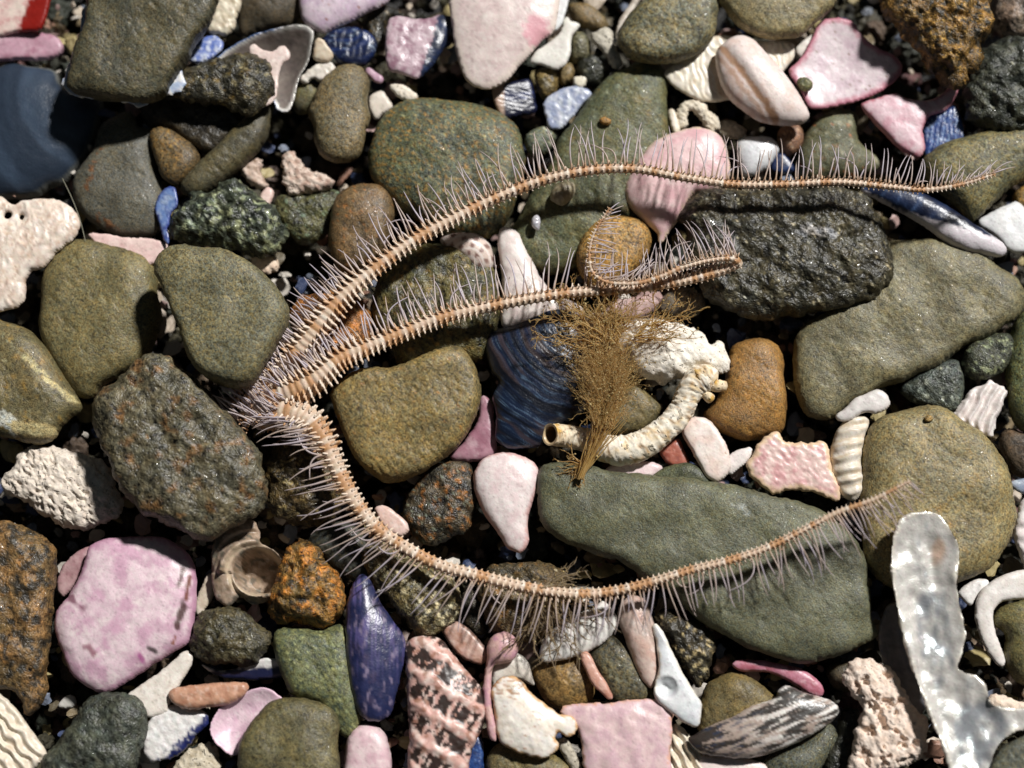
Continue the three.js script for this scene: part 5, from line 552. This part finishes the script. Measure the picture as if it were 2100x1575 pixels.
{
  const V = (ax, ay, ah, bx, by, bh) => P(bx, by, bh).sub(P(ax, ay, ah));
  weed('weed_tuft', 'golden brown weed tuft growing up over the ringed mussel edge', (r) => {
    const out = [];
    for (let i = 0; i < 60; i++) { const x = 1190 + 14 * (r() - 0.5), y = 975 + 10 * r(), h = 82 + 10 * r(); out.push([P(x, y, h), V(x, y, h, 1238 + 40 * (r() - 0.5), 870, h + 16), 130 + 50 * r(), 1.3, 0.16, 0]); }
    for (let i = 0; i < 950; i++) { const x = 1238 + 44 * (r() - 0.5), y = 880 - 80 * r(), h = 92 + 26 * r(); out.push([P(x, y, h), V(x, y, h, 1246 + 40 * (r() - 0.5), 690, h + 8), 45 + 90 * r(), 0.55, 0.4, r() < 0.3 ? 1 : 0]); }
    for (let i = 0; i < 260; i++) { const x = 1244 + 84 * (r() - 0.5), y = 860 - 170 * r(), h = 88 + 34 * r(), an = r() * 6.28; out.push([P(x, y, h), V(x, y, h, x + 60 * Math.cos(an), y - 20 + 60 * Math.sin(an), h + 20 * (r() - 0.4)), 16 + 26 * r(), 0.5, 0.7, 0]); }
    for (let i = 0; i < 70; i++) { const x = 1246 + 76 * (r() - 0.5), y = 800 - 110 * r(), h = 94 + 24 * r(), an = -Math.PI / 2 + (r() - 0.5) * 2.2; out.push([P(x, y, h), V(x, y, h, x + 60 * Math.cos(an), y + 60 * Math.sin(an), h + 6 * (r() - 0.3)), 26 + 40 * r(), 0.9, 0.7, 1]); }
    for (let i = 0; i < 60; i++) { const x = 1252 + 44 * (r() - 0.5), y = 706 - 30 * r(), h = 100 + 20 * r(), an = -Math.PI / 2 + (r() - 0.35) * 1.9; out.push([P(x, y, h), V(x, y, h, x + 80 * Math.cos(an), y + 80 * Math.sin(an), h), 60 + 60 * r(), 1.1, 0.5, 2]); }
    for (const [x, y, bx, by, len] of [[1300, 680, 1420, 618, 110], [1330, 670, 1428, 600, 120], [1300, 690, 1400, 690, 110], [1220, 690, 1110, 636, 130], [1222, 700, 1120, 700, 110], [1230, 680, 1150, 615, 90], [1200, 660, 1100, 630, 110]]) for (let k = 0; k < 4; k++) { const h = 104 + 14 * r(); out.push([P(x + 10 * r(), y + 10 * r(), h), V(x, y, h, bx, by, h), len, 1.5, 0.42, 3]); }
    for (let i = 0; i < 26; i++) { const x = 1232 + 20 * (r() - 0.5), y = 862 - 150 * r(), h = 90 + 20 * r(), an = Math.PI + (r() - 0.5) * 1.6; out.push([P(x, y, h), V(x, y, h, x + 60 * Math.cos(an), y + 60 * Math.sin(an), h), 30 + 40 * r(), 1.0, 0.6, 1]); }
    for (let i = 0; i < 16; i++) { const x = 1194 + 16 * (r() - 0.5), y = 952, h = 86, an = Math.PI * (0.6 + 0.8 * r()); out.push([P(x, y, h), V(x, y, h, x + 60 * Math.cos(an), y + 60 * Math.sin(an), h - 10), 30 + 30 * r(), 1.5, 0.5, 1]); }
    return out;
  }, P(1196, 970, 78), 21, ['#c99c3c', '#e6c670'], 0.4);
  const wisp = (x, y, h, pts) => (r) => { const out = []; for (const [bx, by, len, cnt] of pts) for (let i = 0; i < cnt; i++) { const hh = h + 8 * r(); out.push([P(x + 14 * (r() - 0.5), y + 6 * (r() - 0.5), hh), V(x, y, hh, bx, by, hh - 6), len * (0.7 + 0.4 * r()), 2, 0.3, 1]); } return out; };
  weed('weed_wisp', 'ragged tan weed wisp hanging from the lower arm toward the white plate', wisp(1120, 1206, 92, [[1080, 1360, 165, 5], [1112, 1350, 150, 5], [1170, 1300, 110, 5], [1230, 1240, 120, 6], [1150, 1270, 80, 6], [1100, 1290, 90, 5]]), P(1120, 1206, 80), 33, ['#9a7c46', '#b0976a'], 0.6);
  weed('weed_wisp', 'small tan weed sprig pointing up from the lower arm', wisp(1110, 1208, 104, [[1196, 1166, 96, 7]]), P(1110, 1208, 92), 34, ['#9a8050', '#b8a074'], 0.8);
}

// ---------------------------------------------------------------- the brittle star
const starMat = new THREE.MeshPhysicalMaterial({ vertexColors: true, roughness: 0.5, map: T.shell.map, bumpMap: T.shell.bump, bumpScale: 0.8 * S }); starMat.name = 'star_skin';
const footMat = new THREE.MeshPhysicalMaterial({ vertexColors: true, roughness: 0.38, transmission: 0.36, thickness: 0 }); footMat.name = 'tube_foot_skin';
const spineMat = new THREE.MeshPhysicalMaterial({ vertexColors: true, roughness: 0.5 }); spineMat.name = 'spine_skin';
{
  const r = rng(4242);
  // px, py, height, half width
  const arms = [
    { seg: 12.8, k: [[545,822, 50,34], [580,770, 74,32], [636,694, 100,27], [698,614, 116,20], [768,552, 122,16.5], [850,492, 124,15], [930,448, 126,14], [1000,413, 128,13.5], [1100,373, 130,12.5], [1200,350, 134,11], [1300,346, 136,10], [1400,363, 138,9.5], [1500,377, 140,9], [1600,378, 142,8.5], [1720,373, 144,8], [1830,383, 146,7], [1900,389, 148,6], [1980,376, 154,4.6], [2042,356, 162,3]], phase: 2,
      feet: [[0, -0.7, -0.75, 66], [0.12, -0.8, -0.62, 62], [0.25, -0.55, -0.85, 66], [0.42, -0.35, -0.95, 70], [0.58, 0.12, -1, 72], [0.8, 0.12, -1, 64], [0.93, 0.35, -0.95, 44], [1, 0.9, -0.5, 36]], side: 1 },
    { seg: 12.4, k: [[545,828, 50,34], [594,806, 82,34], [648,778, 98,28], [700,735, 106,21], [760,709, 108,17.5], [830,681, 110,16], [900,653, 112,15], [980,633, 114,13.5], [1080,613, 116,12.5], [1180,599, 118,11.5], [1280,593, 120,11], [1380,580, 122,10.5], [1450,564, 126,10.5], [1494,550, 132,10], [1514,539, 142,9.5], [1502,530, 150,7.6], [1462,532, 152,6.6], [1402,547, 152,6], [1352,568, 150,5.4], [1302,581, 148,5], [1242,577, 146,4.6], [1216,559, 146,4.2], [1209,530, 150,3.7], [1214,490, 156,3.2], [1230,458, 162,2.8], [1252,425, 170,2.2]], phase: 5,
      feet: [[0, -0.6, -0.8, 60], [0.12, -0.55, -0.8, 64], [0.3, -0.25, -0.95, 66], [0.45, 0.05, -1, 74], [0.56, 0.1, -1, 64], [0.6, 0.5, -0.95, 60], [0.64, 0.75, -0.75, 70], [0.68, -0.2, -1, 66], [0.73, -0.35, -0.95, 62], [0.8, -0.1, -1, 60], [0.88, 0.9, -0.3, 40], [0.95, 1, 0.2, 42], [1, 0.7, -0.5, 24]], side: 1 },
    { seg: 12.6, k: [[545,834, 50,34], [584,842, 80,32], [628,856, 92,26], [660,890, 97,20], [683,940, 98,17.5], [706,990, 98,16.5], [736,1040, 96,15], [776,1085, 96,14], [830,1122, 96,13], [900,1158, 98,12], [980,1180, 100,11.5], [1060,1200, 102,11], [1130,1213, 104,10.5], [1200,1218, 107,10], [1270,1210, 110,9.5], [1340,1192, 116,9], [1420,1168, 124,8.5], [1500,1148, 134,8], [1580,1120, 144,7.4], [1650,1085, 156,6.6], [1720,1050, 170,5.6], [1790,1025, 186,4.6], [1866,986, 206,2.2]], phase: 0,
      feet: [[0, -0.9, 0.1, 50], [0.1, -1, 0.05, 76], [0.2, -0.95, 0.3, 80], [0.3, -0.75, 0.65, 84], [0.42, -0.45, 0.9, 78], [0.55, -0.05, 1, 66], [0.68, 0.2, 1, 60], [0.85, 0.4, 0.95, 72], [0.95, 0.6, 0.8, 56], [1, 0.7, 0.6, 30]], side: -1 },
  ];
  const base = P(520, 832, 20), root = new THREE.Group(); root.position.copy(base).multiplyScalar(S);
  const cream = lin('#e2ccb6'), tan = lin('#d0b090'), orange = lin('#c6966a'), brown = lin('#4c2610'), white = lin('#ece0d0');
  const body = [], spines = [], feet = [];
  // disc, studded with stubs and feet, mostly hidden under the neighbouring stones
  {
    const st = [], a = P(492, 838, 52), b = P(622, 826, 78); for (let i = 0; i <= 26; i++) { const t = i / 26; st.push([a.clone().lerp(b, t), 50 * Math.pow(Math.max(0.002, 1 - Math.pow(2 * t - 1, 2)), 0.5)]); }
    body.push(sweep(st, 28, (i, an, p) => lerp3(lerp3(cream, orange, sst(-0.3, 0.3, fbm(p.x / 16, p.y / 16, p.z / 16))), brown, 0.6 * sst(0.2, 0.5, noise(p.x / 7, p.y / 7, p.z / 7))), (i, an, s) => 1 + 0.06 * noise(s[0].x / 9, Math.cos(an) * 5, Math.sin(an) * 5), { squash: 0.6, base }));
    for (let q = 0; q < 330; q++) {
      const [x, y] = [470 + 170 * r(), 780 + 110 * r()], h = 60 + 34 * Math.max(0, 1 - Math.pow((x - 560) / 110, 2)) * Math.max(0, 1 - Math.pow((y - 832) / 62, 2)), c = P(x, y, h), foot = q % 3 === 0, len = foot ? 46 + 26 * r() : 9 + 8 * r(), d = new THREE.Vector3(foot ? -0.75 + 0.3 * r() : r() - 0.6, foot ? 0.35 : 0.9, foot ? -0.6 + 0.3 * r() : r() - 0.6).normalize(), S5 = [], n = foot ? 12 : 4, hue = foot ? half(lerp3(lin('#d6c2b2'), lin('#d8cfda'), r())) : half(lerp3(cream, orange, r())), sd = new THREE.Vector3(-d.z, 0, d.x).multiplyScalar((r() - 0.5) * 1.2);
      for (let i = 0; i <= n; i++) { S5.push([c.clone(), (foot ? 2.1 : 2.2) * (1 - 0.55 * i / n) * (i === n ? 0.55 : 1)]); c.addScaledVector(d, len / n); d.addScaledVector(sd, 1 / n).normalize(); }
      (foot ? feet : spines).push({ len: foot ? len : len * 2, make: () => sweep(S5, 6, () => hue, null, { base }) });
    }
  }
  for (const [ai, A_] of arms.entries()) {
    const cur = new THREE.CatmullRomCurve3(A_.k.map((q) => P(q[0], q[1], q[2])), false, 'centripetal'); cur.arcLengthDivisions = 1200;
    const L = cur.getLength(), wid = (t) => { const f = cur.getUtoTmapping(t) * (A_.k.length - 1), i = Math.min(A_.k.length - 2, Math.floor(f)); return A_.k[i][3] + (A_.k[i + 1][3] - A_.k[i][3]) * (f - i); };
    const bounds = [0]; while (bounds[bounds.length - 1] < L - 4) { const s = bounds[bounds.length - 1], w = wid(s / L); bounds.push(s + A_.seg * Math.min(1, 0.45 + w / 22)); }
    const R = 6, st = [], segOf = [];
    for (let b = 0; b + 1 < bounds.length; b++) for (let j = 0; j < R; j++) { const t = Math.min(1, (bounds[b] + (bounds[b + 1] - bounds[b]) * j / R) / L); st.push([cur.getPointAt(t), Math.max(1.2, wid(t) * 0.92)]); segOf.push([b, j / R, t]); }
    // bands: a pale joint every few segments, the ones between cream or orange
    const kind = bounds.map((_, b) => { const q = (b + A_.phase) % 9, n = noise(b * 0.37, ai * 5, 2); return q === 0 ? 2 : q < 4 && n > -0.35 ? 1 : n > 0.45 ? 1 : 0; });
    body.push(sweep(st, 18, (i, an, p) => {
      const [b, f] = segOf[i], up = Math.sin(an), side = Math.abs(Math.cos(an));
      let c = kind[b] === 2 ? white : kind[b] === 1 ? orange : cream;
      c = lerp3(c, tan, 0.3 * sst(-0.2, 0.5, noise(p.x / 6, p.y / 6, p.z / 6)) + 0.2 * sst(0, 0.6, noise(p.x / 15, p.y / 15, p.z / 15)) + (kind[b] === 0 ? 0.25 * sst(0.5, 0.1, up) : 0));
      const joint = sst(0.42, 0.06, Math.min(f, 1 - f));
      c = lerp3(c, brown, (ai < 2 ? 0.66 : 0.4) * joint * sst(0.1, 0.3, side) * sst(0.99, 0.8, side) * sst(-0.2, 0.2, up));
      return lerp3(c, orange, 0.25 * joint);
    }, (i, an) => { const f = segOf[i][1]; return 1 + (st[i][1] > 12 ? 0.07 : 0.09) * Math.sin(Math.PI * Math.min(1, f * 1.12)) - 0.07 + 0.08 * sst(0.6, 1, Math.abs(Math.cos(an))) * Math.sin(Math.PI * f); }, { squash: 0.85, base }));
    const foot = (t) => { const F = A_.feet; let i = 0; while (i < F.length - 2 && F[i + 1][0] < t) i++; const u = Math.min(1, Math.max(0, (t - F[i][0]) / (F[i + 1][0] - F[i][0]))); return F[i].map((x, c) => x + (F[i + 1][c] - x) * u); };
    for (let b = 1; b + 1 < bounds.length; b++) {
      const t = Math.min(0.998, (bounds[b] + 0.4 * (bounds[b + 1] - bounds[b])) / L), p = cur.getPointAt(t), tg = cur.getTangentAt(t), B = new THREE.Vector3().crossVectors(tg, new THREE.Vector3(0, 1, 0)).normalize(), w = wid(t), ph = Math.sin(bounds[b]);
      const fs = foot(t), fd = new THREE.Vector3(fs[1], 0, fs[2]).normalize(), fside = Math.sign(B.dot(fd)) || 1;
      // stubby spines: a fan each side near the disc, fewer along the arm
      for (const sd of [1, -1]) {
        const n = w > 18 ? 6 : w > 13.5 ? 4 : w > 6 ? 2 : 1, len0 = w > 18 ? 17 : w > 13 ? 12 : 8;
        for (let q = 0; q < n; q++) {
          const fan = w > 13.5, e = n === 1 ? 0.3 : -0.15 + 1.25 * q / (n - 1), ed = fan ? e * 0.5 : e, d = B.clone().multiplyScalar(sd * Math.cos(ed)).add(new THREE.Vector3(0, 0.75 * Math.sin(ed), 0)).addScaledVector(tg, (fan ? -0.1 - 0.25 * q / n : 0.25) + 0.3 * (r() - 0.5)).normalize();
          const s0 = p.clone().addScaledVector(B, sd * w * 0.88 * Math.cos(e)).add(new THREE.Vector3(0, w * 0.8 * Math.sin(e), 0)), len = Math.min(len0 * (0.8 + 0.4 * r()) * (fan ? 1 - 0.45 * q / n : 1) * (sd === fside ? 1.25 : w > 17 ? 0.8 : 0.62), 6 + w), rad = Math.min(2.6, 0.9 + w / 12);
          const S5 = []; for (let i = 0; i <= 5; i++) S5.push([s0.clone().addScaledVector(d, len * (i / 5 - 0.1)), rad * (1 - 0.22 * i / 5) * (i === 5 ? 0.55 : 1)]);
          const hue = half(lerp3(kind[b] === 1 ? lin('#c99a6a') : cream, white, 0.55 * r()));
          spines.push({ len: len * rad, make: () => sweep(S5, 6, () => hue, null, { base }) });
        }
      }
      // slender tube feet, one (near the disc two) a segment
      const m = w > 19 ? 4 : w > 13 || r() < 0.3 ? 2 : 1;
      for (let q = 0; q < m; q++) {
        if (r() < 0.06) continue;
        const jit = 0.2, len = fs[3] * (q ? 0.6 + 0.35 * r() : 1.08 + 0.4 * r()), bend = (r() - 0.5) * 1.7, rise = 0.02 + 0.3 * r(), n = 14, side = new THREE.Vector3(-fd.z, 0, fd.x), S5 = [];
        let d = fd.clone().addScaledVector(side, jit * (r() - 0.5) * 2).add(new THREE.Vector3(0, rise, 0)).normalize(), c = p.clone().addScaledVector(B, fside * w * (0.35 + 0.4 * r())).add(new THREE.Vector3(0, w * 0.55, 0)).addScaledVector(tg, (r() - 0.5) * 6);
        const curl = r() < 0.07 ? 3.4 * Math.sign(bend) : bend, rad = Math.min(2.2, 1.3 + w / 20);
        for (let i = 0; i <= n; i++) { const t2 = i / n; S5.push([c.clone(), rad * (1 - 0.62 * Math.pow(t2, 1.4)) * (1 + 0.06 * Math.sin(i * 2.6)) * (i === n ? 0.5 : 1)]); d.addScaledVector(side, (curl * t2 * 2 + 0.5 * Math.sin(t2 * 5 + b)) / n * (curl === bend ? 0.6 : 1.4)).add(new THREE.Vector3(0, -0.5 / n, 0)).normalize(); c.addScaledVector(d, len / n); }
        const hue = half(lerp3(lin('#d6c2b2'), lin('#d8cfda'), r()));
        feet.push({ len, make: () => sweep(S5, 7, (i) => lerp3(half(tan), hue, sst(0, 5, i)), null, { base }) });
      }
    }
  }
  const bm = shadowed(new THREE.Mesh(mergeGeometries(body), starMat)); bm.name = 'body'; root.add(bm);
  for (const [list, nm, mt] of [[spines, 'arm_spine', spineMat], [feet, 'tube_foot', footMat]]) {
    list.sort((a, b) => b.len - a.len);
    list.slice(0, 300).forEach((q, i) => { const m = shadowed(new THREE.Mesh(q.make(), mt)); m.name = i ? nm + '_' + String(i).padStart(3, '0') : nm; root.add(m); });
    if (list.length > 300) { const m = shadowed(new THREE.Mesh(mergeGeometries(list.slice(300).map((q) => q.make())), mt)); m.name = nm === 'arm_spine' ? 'small_spine' : 'small_foot'; m.userData.kind = 'stuff'; root.add(m); }
  }
  console.log('spines', spines.length, 'feet', feet.length);
  enter(root, 'brittle_star', 'orange and cream banded brittle star with three long bristling arms over the stones', 'brittle star');
}

// ---------------------------------------------------------------- drifting grit caught in the lamp light, and a loose fibre
{
  const st = []; for (let i = 0; i <= 30; i++) { const t = i / 30; st.push([P(128 + 46 * t + 6 * Math.sin(t * 3), 366 + 128 * t, 60 - 20 * t), 0.9]); }
  const base = st[0][0].clone().setY(30); const m = shadowed(new THREE.Mesh(sweep(st, 5, () => half(lin('#8c8a78')), null, { base }), clumpMat)); m.position.copy(base).multiplyScalar(S);
  enter(m, 'fibre', 'thin pale fibre hanging between dark blue mussel and cream shell', 'fibre');
}
let tri = 0; scene.traverse((o) => { if (o.isMesh && !o.isInstancedMesh) tri += (o.geometry.index ?? o.geometry.attributes.position).count / 3; }); console.log('triangles', tri, 'things', scene.children.length);
scene.updateMatrixWorld(true);
renderer.render(scene, camera);
